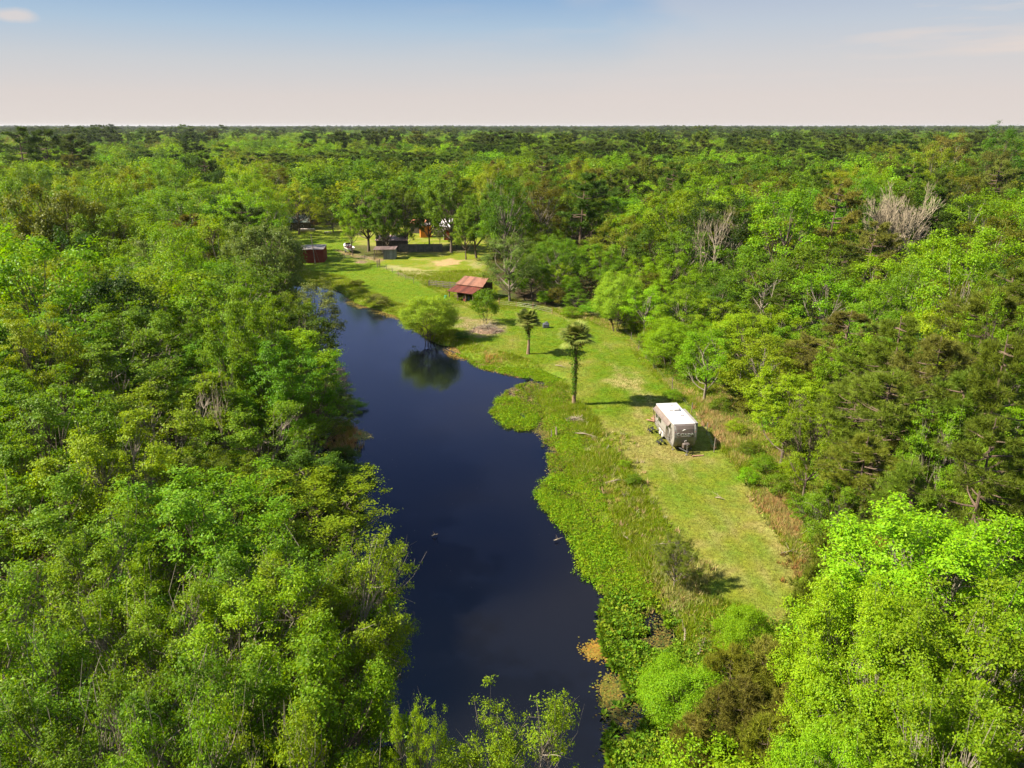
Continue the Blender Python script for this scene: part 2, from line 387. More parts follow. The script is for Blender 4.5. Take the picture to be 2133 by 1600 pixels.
patch([(1450, 800), (1540, 850), (1620, 960), (1700, 1100), (1640, 1080), (1540, 950), (1470, 870)], (.34, .28, .11), 2, .5, 4)
patch([(1560, 1040), (1640, 1110), (1700, 1220), (1670, 1190), (1600, 1100)], (.30, .25, .09), 1.5, .4, 3)
patch([(950, 660), (1035, 668), (1060, 690), (1000, 700), (950, 690)], (.26, .20, .10), 1.5, .8, 3)
TRK = [U(*q) for q in [(1150, 640), (1215, 680), (1275, 740), (1325, 800), (1352, 870), (1400, 960), (1480, 1070), (1550, 1170), (1600, 1260)]]
dpath = np.full(fx.shape, 1e9)
for a, b_ in zip(TRK[:-1], TRK[1:]):
    ex, ey = b_.x - a.x, b_.y - a.y; t_ = np.clip(((fx - a.x) * ex + (fy - a.y) * ey) / (ex * ex + ey * ey), 0, 1); dpath = np.minimum(dpath, np.hypot(fx - a.x - t_ * ex, fy - a.y - t_ * ey))
rut = np.exp(-((dpath - .95) / .38) ** 2) * ss(.3, .55, n1) * .5
col = mix(col, np.tile(V(.24, .20, .075), (len(fx), 1)), rut)
bank = ss(2.5, .2, dlr) * ss(-.5, .5, df * -1)
col = mix(col, np.tile(V(.09, .16, .012), (len(fx), 1)), bank * .75)
col = mix(col, np.tile(mud, (len(fx), 1)), ss(.4, -.6, dlr))
far = ss(350, 900, np.hypot(fx, fy)); col = mix(col, np.tile(V(.035, .055, .018), (len(fx), 1)), far)

mg_, nt, o = newmat('ground'); n, l = nt.nodes, nt.links
at = n.new('ShaderNodeAttribute'); at.attribute_name = 'Col'
geo = n.new('ShaderNodeNewGeometry')
na = n.new('ShaderNodeTexNoise'); na.inputs['Scale'].default_value = 2.4; na.inputs['Detail'].default_value = 7; na.inputs['Roughness'].default_value = .75
l.new(geo.outputs['Position'], na.inputs['Vector'])
nc = n.new('ShaderNodeTexNoise'); nc.inputs['Scale'].default_value = .55; nc.inputs['Detail'].default_value = 4; l.new(geo.outputs['Position'], nc.inputs['Vector'])
mr = n.new('ShaderNodeMapRange'); mr.inputs[1].default_value = .3; mr.inputs[2].default_value = .7; mr.inputs[3].default_value = .62; mr.inputs[4].default_value = 1.4
l.new(na.outputs[0], mr.inputs[0])
hs = n.new('ShaderNodeHueSaturation'); l.new(at.outputs['Color'], hs.inputs['Color']); l.new(mr.outputs[0], hs.inputs['Value'])
hr = n.new('ShaderNodeMapRange'); hr.inputs[1].default_value = .35; hr.inputs[2].default_value = .65; hr.inputs[3].default_value = .475; hr.inputs[4].default_value = .515
l.new(nc.outputs[0], hr.inputs[0]); l.new(hr.outputs[0], hs.inputs['Hue'])
p = n.new('ShaderNodeBsdfPrincipled'); p.inputs['Roughness'].default_value = .95; p.inputs['Specular IOR Level'].default_value = .08
l.new(hs.outputs[0], p.inputs['Base Color'])
b = n.new('ShaderNodeBump'); b.inputs['Strength'].default_value = .7; b.inputs['Distance'].default_value = .12; l.new(na.outputs[0], b.inputs['Height']); l.new(b.outputs[0], p.inputs['Normal'])
l.new(p.outputs[0], o.inputs[0])
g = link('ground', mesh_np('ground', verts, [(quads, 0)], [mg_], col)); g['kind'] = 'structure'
g.data.polygons.foreach_set('use_smooth', [True] * len(g.data.polygons))

# pond water
mw, nt, o = newmat('pond_water'); n, l = nt.nodes, nt.links
p = n.new('ShaderNodeBsdfPrincipled'); p.inputs['Base Color'].default_value = (.0009, .0015, .0040, 1); p.inputs['Roughness'].default_value = .045; p.inputs['IOR'].default_value = 1.5
geo = n.new('ShaderNodeNewGeometry'); na = n.new('ShaderNodeTexNoise'); na.inputs['Scale'].default_value = 1.1; na.inputs['Detail'].default_value = 3
l.new(geo.outputs['Position'], na.inputs['Vector'])
rp_ = n.new('ShaderNodeTexNoise'); rp_.inputs['Scale'].default_value = .06; rp_.inputs['Detail'].default_value = 4; mpw = n.new('ShaderNodeMapping'); mpw.inputs['Scale'].default_value = (1, .45, 1); l.new(geo.outputs['Position'], mpw.inputs[0]); l.new(mpw.outputs[0], rp_.inputs['Vector'])
rr_ = n.new('ShaderNodeMapRange'); rr_.inputs[1].default_value = .42; rr_.inputs[2].default_value = .62; rr_.inputs[3].default_value = .025; rr_.inputs[4].default_value = .16; l.new(rp_.outputs[0], rr_.inputs[0]); l.new(rr_.outputs[0], p.inputs['Roughness'])
b = n.new('ShaderNodeBump'); b.inputs['Strength'].default_value = .05; b.inputs['Distance'].default_value = .03
l.new(na.outputs[0], b.inputs['Height']); l.new(b.outputs[0], p.inputs['Normal']); l.new(p.outputs[0], o.inputs[0])
wv = [(-75, 12, WZ), (35, 12, WZ), (35, 190, WZ), (-75, 190, WZ)]
wm = bpy.data.meshes.new('pond_water'); wm.from_pydata(wv, [], [(0, 1, 2, 3)]); wm.materials.append(mw); wm.update()
wo = link('pond_water', wm); wo['kind'] = 'structure'


HAZE = 3e-5
if HAZE:
    hz = bpy.data.materials.new('haze'); hz.use_nodes = True; hz.node_tree.nodes.clear()
    ho = hz.node_tree.nodes.new('ShaderNodeOutputMaterial'); hv = hz.node_tree.nodes.new('ShaderNodeVolumePrincipled')
    hv.inputs['Color'].default_value = (.80, .86, .95, 1); hv.inputs['Density'].default_value = HAZE; hv.inputs['Anisotropy'].default_value = .2
    hz.node_tree.links.new(hv.outputs[0], ho.inputs['Volume'])
    hb = MB(); hb.box((0, 6500, 19), (29800, 19600, 44)); ho_ = hb.build('haze', hz); ho_['kind'] = 'stuff'
#@@PART2
# ------------------------------------------------------------------ tree makers
def unit(a): return a / (np.linalg.norm(a, axis=-1, keepdims=True) + 1e-9)
def leaf_quads(rs, pos, nrm, size, wide=.5):
    """one small quad per leaf; pos (n,3) centres, nrm (n,3) facing"""
    n = len(pos); t = unit(np.cross(nrm, unit(rs.normal(size=(n, 3))))); b = np.cross(nrm, t)
    L = size * rs.uniform(.65, 1.3, (n, 1)); Wd = L * wide
    v = np.stack([pos - t * L * .5, pos + b * Wd * .5 + t * L * .05, pos + t * L * .5 - nrm * L * .12, pos - b * Wd * .5 + t * L * .05], 1)
    return v.reshape(-1, 3), np.arange(4 * n).reshape(n, 4)
def curve(a, b, k, rs, sag=0.0, wob=.06):
    a = np.array(a, float); b = np.array(b, float); L = np.linalg.norm(b - a); P = []
    o = rs.normal(size=3) * wob * L
    for i in range(k + 1):
        t = i / k; s = math.sin(math.pi * t)
        P.append(a + (b - a) * t + o * s + np.array([0, 0, -sag * L * s]))
    return P
def broadleaf(name, seed, Ht, Rc, base=.32, lobes=13, nc=230, nleaf=60, ls=.2, wide=.6, lobe_r=(.28, .46), spread=.42, up=.7, stems=1, droop=0.0, flat=.9, twig=True, rt=None, open_=0.0, bark=None, reach=(.5, .84), plume=0.0, zf=.34, poke=0):
    rs = np.random.RandomState(seed)
    zc = Ht * (base + 1) / 2; rz = Ht * (1 - base) / 2
    T = MB(); C_ = []; D_ = []
    rt = rt or Ht * .016
    # lobes spread on a golden spiral over the crown's envelope
    lob = []
    for i in range(lobes):
        z = 1 - 1.55 * (i + .5) / lobes; a = i * 2.399963 + rs.uniform(-.4, .4); r = math.sqrt(max(0, 1 - z * z))
        d = np.array([r * math.cos(a), r * math.sin(a), z]); k = rs.uniform(*reach)
        lr = Rc * rs.uniform(*lobe_r)
        lob.append((np.array([0, 0, zc]) + d * np.array([Rc, Rc, rz * flat]) * k, d, lr))
    tops = []
    for s_ in range(stems):
        a = rs.uniform(0, 6.28); off = 0 if stems == 1 else rs.uniform(.15, .4) * Rc
        p0 = np.array([off * .25 * math.cos(a), off * .25 * math.sin(a), -.3]); p1 = np.array([off * math.cos(a), off * math.sin(a), zc + rz * .15])
        pts = curve(p0, p1, 7, rs, 0, .03); pts[0][2] = -.4
        k = 1 if stems == 1 else .6
        T.tube(pts, [rt * k * (1.35 if i == 0 else 1 - .75 * i / 7) for i in range(8)], 7)
        tops.append(pts)
    per = max(1, nc // lobes)
    for (c, d, lr) in lob:
        pts = tops[rs.randint(len(tops))]
        j = int(np.clip(round((c[2] - lr * .9 - Ht * .15) / zc * 7 * .75), 2, 6)); st = pts[j]
        lp = curve(st, c - np.array([0, 0, lr * .25]), 4, rs, .08, .09)
        T.tube(lp, [rt * .5, rt * .4, rt * .3, rt * .2, rt * .1], 5)
        for q in range(per):
            dd = unit(rs.normal(size=3) + .9 * d + np.array([0, 0, up * .6]))
            if plume:
                ax_ = unit(d * .8 + np.array([0, 0, .75])); al = float(np.dot(dd, ax_)); k_ = rs.uniform(.45, 1.1)
                pos = c + ((dd - al * ax_) * (1 - plume * .45) * (1 - .35 * max(0, al)) + ax_ * al * (1 + plume)) * lr * (k_ if q % 3 else k_ * 1.22)
            else: pos = c + dd * lr * np.array([1, 1, .8]) * rs.uniform(.55, 1.08)
            pos[2] -= droop * abs(rs.normal()) * lr
            C_.append(pos); D_.append(dd)
            if twig and q % 2 == 0:
                T.tube(curve(lp[rs.randint(2, 5)], pos + dd * .12, 2, rs, 0, .08), [rt * .11, rt * .07, rt * .03], 3, cap=False)
            if poke and q % poke == 1:      # bare twig ends reaching past the leaves
                e_ = pos + unit(dd + np.array([0, 0, .7])) * rs.uniform(.5, 1.1); T.tube(curve(lp[4], e_, 3, rs, 0, .1), [rt * .16, rt * .12, rt * .07, rt * .03], 3, cap=False)
                T.tube([pos, pos + unit(rs.normal(size=3) + dd) * rs.uniform(.4, .8)], [rt * .06, rt * .02], 3, cap=False)
    Cc = np.array(C_); Dd = np.array(D_); n = len(Cc)
    keep = rs.uniform(size=n) > open_
    Cc, Dd = Cc[keep], Dd[keep]; n = len(Cc)
    cs = rs.uniform(.7, 1.3, n)
    pos = np.repeat(Cc, nleaf, 0) + rs.normal(size=(n * nleaf, 3)) * spread * np.array([1, 1, zf]) * np.repeat(cs, nleaf)[:, None]
    nr = unit(np.repeat(Dd, nleaf, 0) * .65 + rs.normal(size=(n * nleaf, 3)) * .5 + np.array([0, 0, up * .95]))
    v, f = leaf_quads(rs, pos, nr, ls, wide)
    return T.mesh(name + '_trunk', bark or M_bark), mesh_np(name + '_crown', v, [(f, 0)], [M_leaf]), Ht, Rc
def needles(rs, pos, d, nn, L, w):
    n = len(pos)
    P = np.repeat(pos, nn, 0); D = unit(np.repeat(d, nn, 0) * .55 + rs.normal(size=(n * nn, 3)) * .62 + np.array([0, 0, .28]))
    s = unit(np.cross(D, rs.normal(size=(n * nn, 3)))) * w; Ln = L * rs.uniform(.7, 1.15, (n * nn, 1))
    v = np.stack([P - s, P + s, P + D * Ln], 1).reshape(-1, 3)
    return v, np.arange(3 * n * nn).reshape(-1, 3)
def pine(name, seed, Ht, Rc, base=.4, whorls=13, per=4, tufts=9, nn=16, L=.34, w=.022, rt=None):
    rs = np.random.RandomState(seed); T = MB(); rt = rt or Ht * .014
    sway = rs.normal(size=2) * .02 * Ht
    def axis_(t): return np.array([sway[0] * t * t, sway[1] * t * t, Ht * t])
    T.tube([axis_(i / 10) + np.array([0, 0, -.4 if i == 0 else 0]) for i in range(11)], [rt * (1.3 if i == 0 else 1 - .86 * i / 10) for i in range(11)], 7)
    TP = []; TD = []
    for i in range(whorls):
        t = base + (1 - base) * (i + rs.uniform(-.3, .3)) / whorls; q = (t - base) / (1 - base)
        R_ = Rc * (.55 + .75 * q) if q < .45 else Rc * (1.0 - .93 * ((q - .45) / .55) ** 1.6) * .92
        for j in range(per):
            if rs.uniform() < .14: continue
            a = rs.uniform(0, 6.28); l_ = R_ * rs.uniform(.6, 1.12)
            p0 = axis_(t); e = p0 + np.array([math.cos(a) * l_, math.sin(a) * l_, l_ * rs.uniform(.05, .42) * (1 if q > .3 else .3)])
            bp = curve(p0, e, 5, rs, .08, .06)
            T.tube(bp, [rt * .34, rt * .28, rt * .22, rt * .15, rt * .1, rt * .05], 4, cap=False)
            for k in range(3 if q > .25 else 2):
                b0 = bp[rs.randint(2, 5)]; aa = a + rs.uniform(-.95, .95); l2 = l_ * rs.uniform(.22, .45)
                e2 = b0 + np.array([math.cos(aa) * l2, math.sin(aa) * l2, l2 * rs.uniform(.1, .6)])
                T.tube([b0, (b0 + e2) / 2, e2], [rt * .13, rt * .09, rt * .04], 3, cap=False)
                for m in range(tufts // 2 + 1):
                    u_ = rs.uniform(.3, 1.05); TP.append(b0 + (e2 - b0) * u_ + rs.normal(size=3) * .14); TD.append(unit(e2 - b0))
            for m in range(tufts):
                u_ = rs.uniform(.5, 1.03); x = bp[3] + (bp[5] - bp[3]) * (u_ - .5) * 2 if u_ > .5 else bp[3]
                TP.append(x + rs.normal(size=3) * .2); TD.append(unit(bp[5] - bp[3]))
    v, f = needles(rs, np.array(TP), np.array(TD), nn, L, w)
    return T.mesh(name + '_trunk', M_pinebark), mesh_np(name + '_crown', v, [(f, 0)], [M_needle]), Ht, Rc
def bare(name, seed, Ht, Rc, depth=5, fork=.28, mat=None, spread=.55, rt=None, nbr=(2, 4), fan=0):
    rs = np.random.RandomState(seed); T = MB(); B = MB(); rt = rt or Ht * .014
    def grow(p, d, L, r, k):
        e = p + d * L; m = p + d * L * .5 + rs.normal(size=3) * L * .07
        (T if k == depth else B).tube([p, m, e], [r, r * .85, r * .68], 5 if k > 2 else 3, cap=False)
        if k == 0: return
        nb = (fan or 2) if k == depth else rs.randint(*nbr)
        for i in range(nb):
            dd = unit(d + rs.normal(size=3) * spread + np.array([0, 0, .18]))
            if fan and k == depth: a_ = 6.283 * i / nb + rs.uniform(-.4, .4); ti_ = rs.uniform(.3, .85); dd = np.array([math.cos(a_) * math.sin(ti_), math.sin(a_) * math.sin(ti_), math.cos(ti_)])
            grow(e, dd, L * rs.uniform(.62, .85), r * .66, k - 1)
        if k > 1 and rs.uniform() < .7:
            grow(m, unit(d + rs.normal(size=3) * spread * 1.5), L * .5, r * .4, max(0, k - 3))
    grow(np.array([0, 0, -.3]), np.array([0, 0, 1.0]), Ht * fork, rt, depth)
    vs = np.array(B.v); sx = Rc / max(1e-3, np.percentile(np.hypot(vs[:, 0], vs[:, 1]), 93)); sz = Ht / vs[:, 2].max()
    for X in (T, B): X.v = [(a * sx, b_ * sx, c * sz) for a, b_, c in X.v]
    return T.mesh(name + '_trunk', mat or M_deadwood), B.mesh(name + '_limbs', mat or M_deadwood), Ht, Rc

VAR = {}
def variants(kind):
    if kind in VAR: return VAR[kind]
    L = []
    if kind == 'near':      # broadleaf within about 60 m
        for i in range(5): L.append(broadleaf('broadleaf', 100 + i, 14, 5.2, base=[.25, .34, .3, .2, .38][i], lobes=[18, 14, 20, 16, 13][i], nc=[640, 540, 700, 620, 500][i], nleaf=68, ls=.17, lobe_r=(.27, .46), spread=.25, plume=.35, poke=[0, 7, 0, 9, 6][i], up=.65, open_=[0, .1, .05, .0, .18][i], bark=[M_bark, M_palebark][i % 2]))
    elif kind == 'airy':    # see-through crown with pale limbs, close to the drone
        for i in range(3): L.append(broadleaf('airy', 140 + i, 13, 4.6, base=.12, lobes=20, nc=840, nleaf=58, ls=.135, wide=.5, lobe_r=(.28, .48), spread=.19, plume=.3, zf=.5, poke=5, up=.6, open_=.1, reach=(.4, .95), bark=M_palebark))
    elif kind == 'maple':
        for i in range(3): L.append(broadleaf('maple', 160 + i, 14, 5.4, base=.08, lobes=30, nc=1150, nleaf=78, ls=.155, wide=.5, lobe_r=(.24, .42), spread=.24, zf=.45, plume=.25, up=.8, bark=M_palebark))
    elif kind == 'mid':
        for i in range(6): L.append(broadleaf('mid', 200 + i, 16, 5.6, base=[.16, .1, .22, .15, .1, .2][i], lobes=[19, 24, 16, 26, 20, 15][i], nc=[230, 260, 200, 280, 240, 200][i], nleaf=66, ls=.25, wide=.6, lobe_r=(.22, .38), spread=.38, plume=.25, zf=.6, flat=1.05, up=.6, open_=[0, .1, 0, .05, .15, 0][i], bark=[M_bark, M_palebark][i % 2]))
    elif kind == 'tall':    # slender upright crowns round the homestead
        for i in range(3): L.append(broadleaf('tall', 240 + i, 20, 6, base=.04, lobes=28, nc=440, nleaf=44, ls=.32, wide=.65, lobe_r=(.2, .33), spread=.36, up=.5, open_=.08, plume=.5, zf=.6, bark=M_bark))
    elif kind == 'soft':    # willow like, fine leaves
        for i in range(3): L.append(broadleaf('soft', 260 + i, 9, 5, base=.06, lobes=22, nc=760, nleaf=60, ls=.22, wide=.3, lobe_r=(.26, .4), spread=.36, up=.45, stems=4, droop=.25, rt=.14, bark=M_bark))
    elif kind == 'oak':     # dark, dense, wide
        for i in range(2): L.append(broadleaf('oak', 280 + i, 15, 9, base=.25, lobes=22, nc=420, nleaf=46, ls=.34, wide=.6, lobe_r=(.2, .32), spread=.42, up=.8, rt=.42, zf=.6))
    elif kind == 'bush':
        for i in range(4): L.append(broadleaf('bush', 300 + i, 3, 1.8, base=.02, lobes=10, nc=110, nleaf=44, ls=.15, wide=.5, lobe_r=(.3, .5), spread=.24, up=.5, stems=3, rt=.05))
    elif kind == 'far':
        for i in range(4): L.append(broadleaf('far', 320 + i, 16, 5.6, base=[.2, .12, .25, .15][i], lobes=[15, 19, 12, 17][i], nc=[135, 155, 110, 145][i], nleaf=20, ls=.52, wide=.7, spread=.5, plume=.25, zf=.7, up=.6, twig=False))
    elif kind == 'pine':
        for i in range(4): L.append(pine('pine', 400 + i, 18, 4.6, base=[.36, .42, .3, .4][i], whorls=15, per=5, tufts=11, nn=22, L=.50, w=.017))
    elif kind == 'midpine':
        for i in range(3): L.append(pine('midpine', 420 + i, 19, 4.8, base=.5, whorls=10, per=5, tufts=9, nn=18, L=.62, w=.04))
    elif kind == 'farpine':
        for i in range(2): L.append(pine('farpine', 440 + i, 19, 5.0, base=.45, whorls=8, per=5, tufts=4, nn=13, L=1.0, w=.10))
    elif kind == 'youngpine':
        for i in range(3): L.append(pine('youngpine', 450 + i, 5, 1.9, base=.05, whorls=11, per=5, tufts=9, nn=18, L=.34, w=.014, rt=.06))
    elif kind == 'bare':
        for i in range(3): L.append(bare('bare', 470 + i, 14, 4.5, depth=6, fork=[.26, .26, .17][i], rt=[.2, .2, .15][i], spread=[.55, .55, .36][i], nbr=[(2, 4), (2, 4), (2, 5)][i], fan=[0, 0, 9][i]))
    elif kind == 'snag':
        for i in range(2): L.append(bare('snag', 480 + i, 13, 3.2, depth=4, fork=.36, spread=.42, rt=.16))
    VAR[kind] = L; return L
SUBNAME = {'bare': 'limbs', 'snag': 'limbs'}
OBJNAME = dict(near='broadleaf_tree', airy='broadleaf_tree', maple='maple_tree', mid='broadleaf_tree', tall='broadleaf_tree', soft='willow_tree', oak='oak_tree', bush='bush',
               far='broadleaf_tree', pine='pine_tree', midpine='pine_tree', farpine='pine_tree', youngpine='young_pine', bare='dead_tree', snag='dead_tree')
TINT = dict(lime=(.172, .305, .006), bright=(.155, .280, .006), green=(.118, .240, .008), mid=(.108, .195, .008), deep=(.068, .145, .007), dark=(.034, .082, .006), olive=(.125, .145, .010),
            sage=(.155, .205, .035), yellow=(.185, .260, .008), pine=(.100, .150, .012), pinedark=(.062, .108, .010), brown=(.135, .145, .020), rust=(.20, .13, .03), pale=(.26, .22, .15), soft=(.215, .325, .020))
WORD = dict(lime='lime green', bright='bright green', green='fresh green', mid='mid green', deep='deep green', dark='dark green', olive='olive green', sage='grey green', yellow='yellow green',
            pine='dull green', pinedark='dark', brown='brownish', rust='rusty brown', pale='pale bare', soft='pale green')
TREES = []      # (root, kind, tint, x, y, h, rc, label or None)
def tree(kind, x, y, h, rc, tint, label=None, var=None, rz=None, lean=None, dens=None):
    vs = variants(kind); k = len(TREES); i = (k * 7 + 3) % len(vs) if var is None else var
    tm, cm, H0_, R0 = vs[i]
    z = float(ground_z(np.array([x]), np.array([y]))[0])
    root = thing(OBJNAME[kind], 'tree', 'bush' if kind == 'bush' else 'tree', (x, y, max(z, WZ - .3)), random.uniform(0, 6.28) if rz is None else rz)
    root.scale = (rc / R0, rc / R0, h / H0_)
    if lean: root.rotation_euler[0], root.rotation_euler[1] = lean
    t = link('trunk', tm, root); c = link(SUBNAME.get(kind, 'crown'), cm, root)
    tc_ = np.array(TINT[tint]) * (1 + np.array([random.uniform(-.16, .16), random.uniform(-.1, .1), 0])) * random.uniform(.78, 1.14)
    c['tint'] = [float(q) for q in tc_]
    TREES.append([root, kind, tint, x, y, h, rc, label]); return root
def hero(u, vtop, y, rc, kind, tint, label=None, du=0, **kw):
    """crown top seen at photo pixel u, vtop when the tree stands y metres away"""
    P_ = UY(u, vtop, y); return tree(kind, P_.x, y, max(1.2, P_.z), rc, tint, label, **kw)

# ---- trees one can point at, left bank
hero(545, 452, 112, 7.0, 'oak', 'sage', 'wide grey green tree hanging over the top left corner of the pond', var=0)
hero(650, 578, 103, 4.4, 'mid', 'sage', 'smaller grey green tree leaning over the pond beside the red shed corner')
hero(480, 568, 88, 7.5, 'mid', 'green', None); hero(600, 640, 84, 5.6, 'mid', 'deep', 'deep green tree overhanging the narrowest stretch of the left shore')
hero(345, 560, 84, 8.5, 'mid', 'bright'); hero(55, 492, 74, 7.2, 'mid', 'lime', 'big lime green tree at the left edge level with the red shed')
hero(110, 378, 122, 9.5, 'oak', 'olive', 'broad brownish green oak standing above the left edge forest', var=1)
hero(250, 505, 112, 6.5, 'mid', 'bright'); hero(330, 470, 118, 6.5, 'mid', 'bright'); hero(170, 560, 92, 6.5, 'mid', 'mid'); hero(440, 455, 120, 6, 'mid', 'yellow')
hero(560, 690, 72, 6.6, 'near', 'bright', 'bright green tree leaning over the left shore opposite the two palms'); hero(420, 720, 66, 6.5, 'near', 'green')
hero(640, 800, 66, 4.2, 'near', 'deep', 'shaded deep green tree at the waterline on the left bank')
hero(250, 700, 62, 7.0, 'near', 'mid'); hero(90, 640, 64, 7, 'near', 'green'); hero(40, 790, 52, 6.5, 'near', 'bright')
hero(205, 908, 42, 4.6, 'near', 'lime', 'luminous lime green tree in the middle of the left bank forest', var=1)
hero(530, 850, 55, 5.2, 'near', 'green', None, var=1); hero(330, 815, 54, 6, 'near', 'bright'); hero(610, 930, 50, 4.6, 'near', 'deep', 'dark green tree leaning at the shaded middle of the left shore')
hero(450, 760, 57, 2.6, 'snag', 'pale', 'thin pale dead tree with upright twin stems in left bank woods', var=0)
hero(485, 800, 55, 2.2, 'snag', 'pale', 'brown dead tree beside the twin stemmed one in left bank woods', var=1)
hero(650, 1090, 30.5, 4.2, 'airy', 'bright', 'airy bright green tree reaching furthest over the dark water', var=0)
hero(728, 1160, 32, 2.8, 'airy', 'bright', 'airy tree with pale forked limbs over the water', var=1)
hero(560, 1100, 31, 4.4, 'airy', 'green'); hero(660, 1310, 26.5, 3.2, 'airy', 'bright', 'airy bright tree low over the near left shore', var=2)
hero(400, 1010, 37, 5.4, 'near', 'green'); hero(180, 1090, 32, 4.2, 'airy', 'lime', None, var=1); hero(480, 1210, 27, 4.4, 'airy', 'bright')
hero(300, 1200, 27, 4.0, 'airy', 'bright'); hero(600, 1350, 22, 3.8, 'near', 'bright'); hero(420, 1400, 20, 3.6, 'airy', 'green'); hero(80, 1020, 37, 5, 'near', 'green')
hero(20, 1150, 30, 3.6, 'bare', 'pale', 'tall bare tree with pale twigs at the lower left edge', var=0)
hero(200, 1480, 18.5, 2.4, 'bare', 'pale', 'lichen grey bare tree near the bottom left corner', var=1)
hero(110, 1420, 19, 3.6, 'airy', 'green'); hero(300, 1490, 17.5, 3.0, 'airy', 'bright'); hero(560, 1530, 17, 3.0, 'airy', 'bright'); hero(30, 1330, 22, 3.6, 'airy', 'mid')
hero(1030, 1492, 20.5, 3.2, 'airy', 'bright', 'round airy crown rising into the bottom centre over the water', var=0)
hero(860, 1452, 19.8, 1.35, 'airy', 'bright', 'slender tree with pale forked stem rising at the bottom centre', var=1)
# ---- bottom right and right side
hero(2010, 1062, 31, 6.0, 'maple', 'lime', 'largest lime green maple at the lower right edge', var=0)
hero(1825, 1195, 28, 3.4, 'maple', 'lime', 'lime green maple nearest the foot of the mown strip', var=1)
hero(2090, 1260, 24, 4.6, 'maple', 'lime', None, var=2); hero(1905, 1330, 24, 3.8, 'maple', 'lime', None, var=0); hero(1745, 1500, 21, 2.3, 'maple', 'bright', None, var=1); hero(2000, 1480, 19.5, 3.6, 'maple', 'lime', None, var=2)
hero(1430, 1372, 32.5, 2.7, 'soft', 'bright', 'soft rounded bush above the water plants at bottom right', var=0)
hero(1560, 1255, 37, 1.9, 'soft', 'bright', 'feathery green bush at the south tip of the mown strip', var=1)
hero(1480, 1540, 27.5, 1.9, 'bush', 'bright'); hero(1560, 1600, 25, 2.0, 'bush', 'lime'); hero(1370, 1600, 27, 2.0, 'bush', 'bright'); hero(1660, 1330, 33, 1.8, 'bush', 'bright')
hero(1412, 1118, 45.4, 1.6, 'airy', 'olive', 'thin olive sapling on the bank beside the mown strip', var=2)
hero(1600, 1335, 32, 1.9, 'youngpine', 'brown'); hero(1555, 1420, 29.5, 1.7, 'youngpine', 'brown'); hero(1640, 1440, 28.5, 1.6, 'youngpine', 'brown'); hero(1500, 1440, 30, 1.5, 'youngpine', 'brown'); hero(1590, 1400, 31, 1.8, 'youngpine', 'olive'); hero(1530, 1350, 32.5, 1.6, 'youngpine', 'olive'); hero(1610, 1500, 27, 1.8, 'youngpine', 'olive'); hero(1450, 1480, 28.5, 1.5, 'youngpine', 'brown'); hero(1715, 1180, 37, 2.0, 'youngpine', 'olive'); hero(1770, 1090, 41, 2.2, 'youngpine', 'pine'); hero(1840, 1130, 36, 1.9, 'youngpine', 'rust', 'rusty young pine between the maples and the tall pines')
for (u, v, y, rc, t) in [(2060, 600, 62, 5.2, 'pine'), (2020, 775, 49, 4.6, 'pine'), (1890, 660, 62, 5, 'pine'), (1795, 790, 58, 4.8, 'pine'), (1850, 770, 52, 4.8, 'pine'), (2115, 555, 76, 5.4, 'pine'),
                         (2115, 700, 48, 4.4, 'pine'), (1770, 645, 76, 5.4, 'brown'), (1695, 705, 79, 4.6, 'brown'), (2085, 870, 40, 4.2, 'pine'), (1810, 905, 47, 3.8, 'pine'), (1900, 960, 41, 3.0, 'pine'), (1975, 700, 55, 4.4, 'brown'), (1640, 600, 100, 4.6, 'pine'), (1600, 560, 112, 4.6, 'brown')]:
    hero(u, v, y, rc, 'pine', t)
for (u, v, y, rc, t) in [(1655, 770, 66, 4.2, 'lime'), (1600, 700, 80, 5, 'bright'), (1700, 850, 57, 3.2, 'bright'), (1750, 1010, 46, 2.6, 'green'), (1560, 650, 92, 5, 'bright'), (1480, 690, 84, 4.2, 'lime'), (2120, 930, 42, 3, 'green'), (1960, 640, 70, 4, 'lime'), (1830, 700, 70, 3.6, 'bright'), (1990, 840, 47, 3, 'bright'), (1780, 700, 68, 3.4, 'lime'), (2010, 520, 84, 5, 'lime'), (2100, 640, 58, 3, 'lime'), (1730, 560, 98, 5.5, 'bright')]:
    hero(u, v, y, rc, 'near' if y < 70 else 'mid', t)
hero(2060, 480, 100, 7, 'mid', 'lime'); hero(1960, 490, 105, 6, 'mid', 'bright')
# ---- middle distance ones one can name
hero(888, 598, 112, 4.9, 'soft', 'soft', 'round pale willow standing at the pond edge in front of the barn', var=0, rz=1)
hero(1290, 563, 117, 4.2, 'soft', 'soft', 'round topped pale tree on a slender trunk at the meadow edge', var=2)
hero(1010, 598, 122, 2.4, 'bush', 'green', 'small leafy tree growing on the brush pile before the barn')
hero(1062, 492, 139, 5.6, 'mid', 'sage', 'silvery dark tree touching the right end of the rusty barn')
hero(1212, 362, 172, 8.6, 'midpine', 'pinedark', 'dark flat topped pine standing alone above the middle forest', var=0)
hero(1895, 372, 138, 7.0, 'bare', 'pale', 'large leafless tree in the forest at upper right', var=2)
hero(1505, 425, 130, 4.8, 'bare', 'pale', 'pale leafless tree with crooked limbs right of the dark pine', var=1, rz=2)
hero(1470, 440, 128, 2.5, 'snag', 'pale', 'thin dead stem beside the crooked leafless tree', var=1)
hero(1325, 596, 118, 1.1, 'snag', 'rust', 'broken orange brown snag beside the pale round topped tree', var=0)
hero(757, 366, 199, 7.6, 'tall', 'green', 'tall tree behind the white boat, left end of homestead trees', var=0)
hero(838, 378, 203, 5.6, 'tall', 'mid', 'tall tree directly above the grey lean-to', var=1); hero(935, 346, 197, 7.2, 'tall', 'green', 'tallest tree of the homestead, right of the orange shed', var=2)
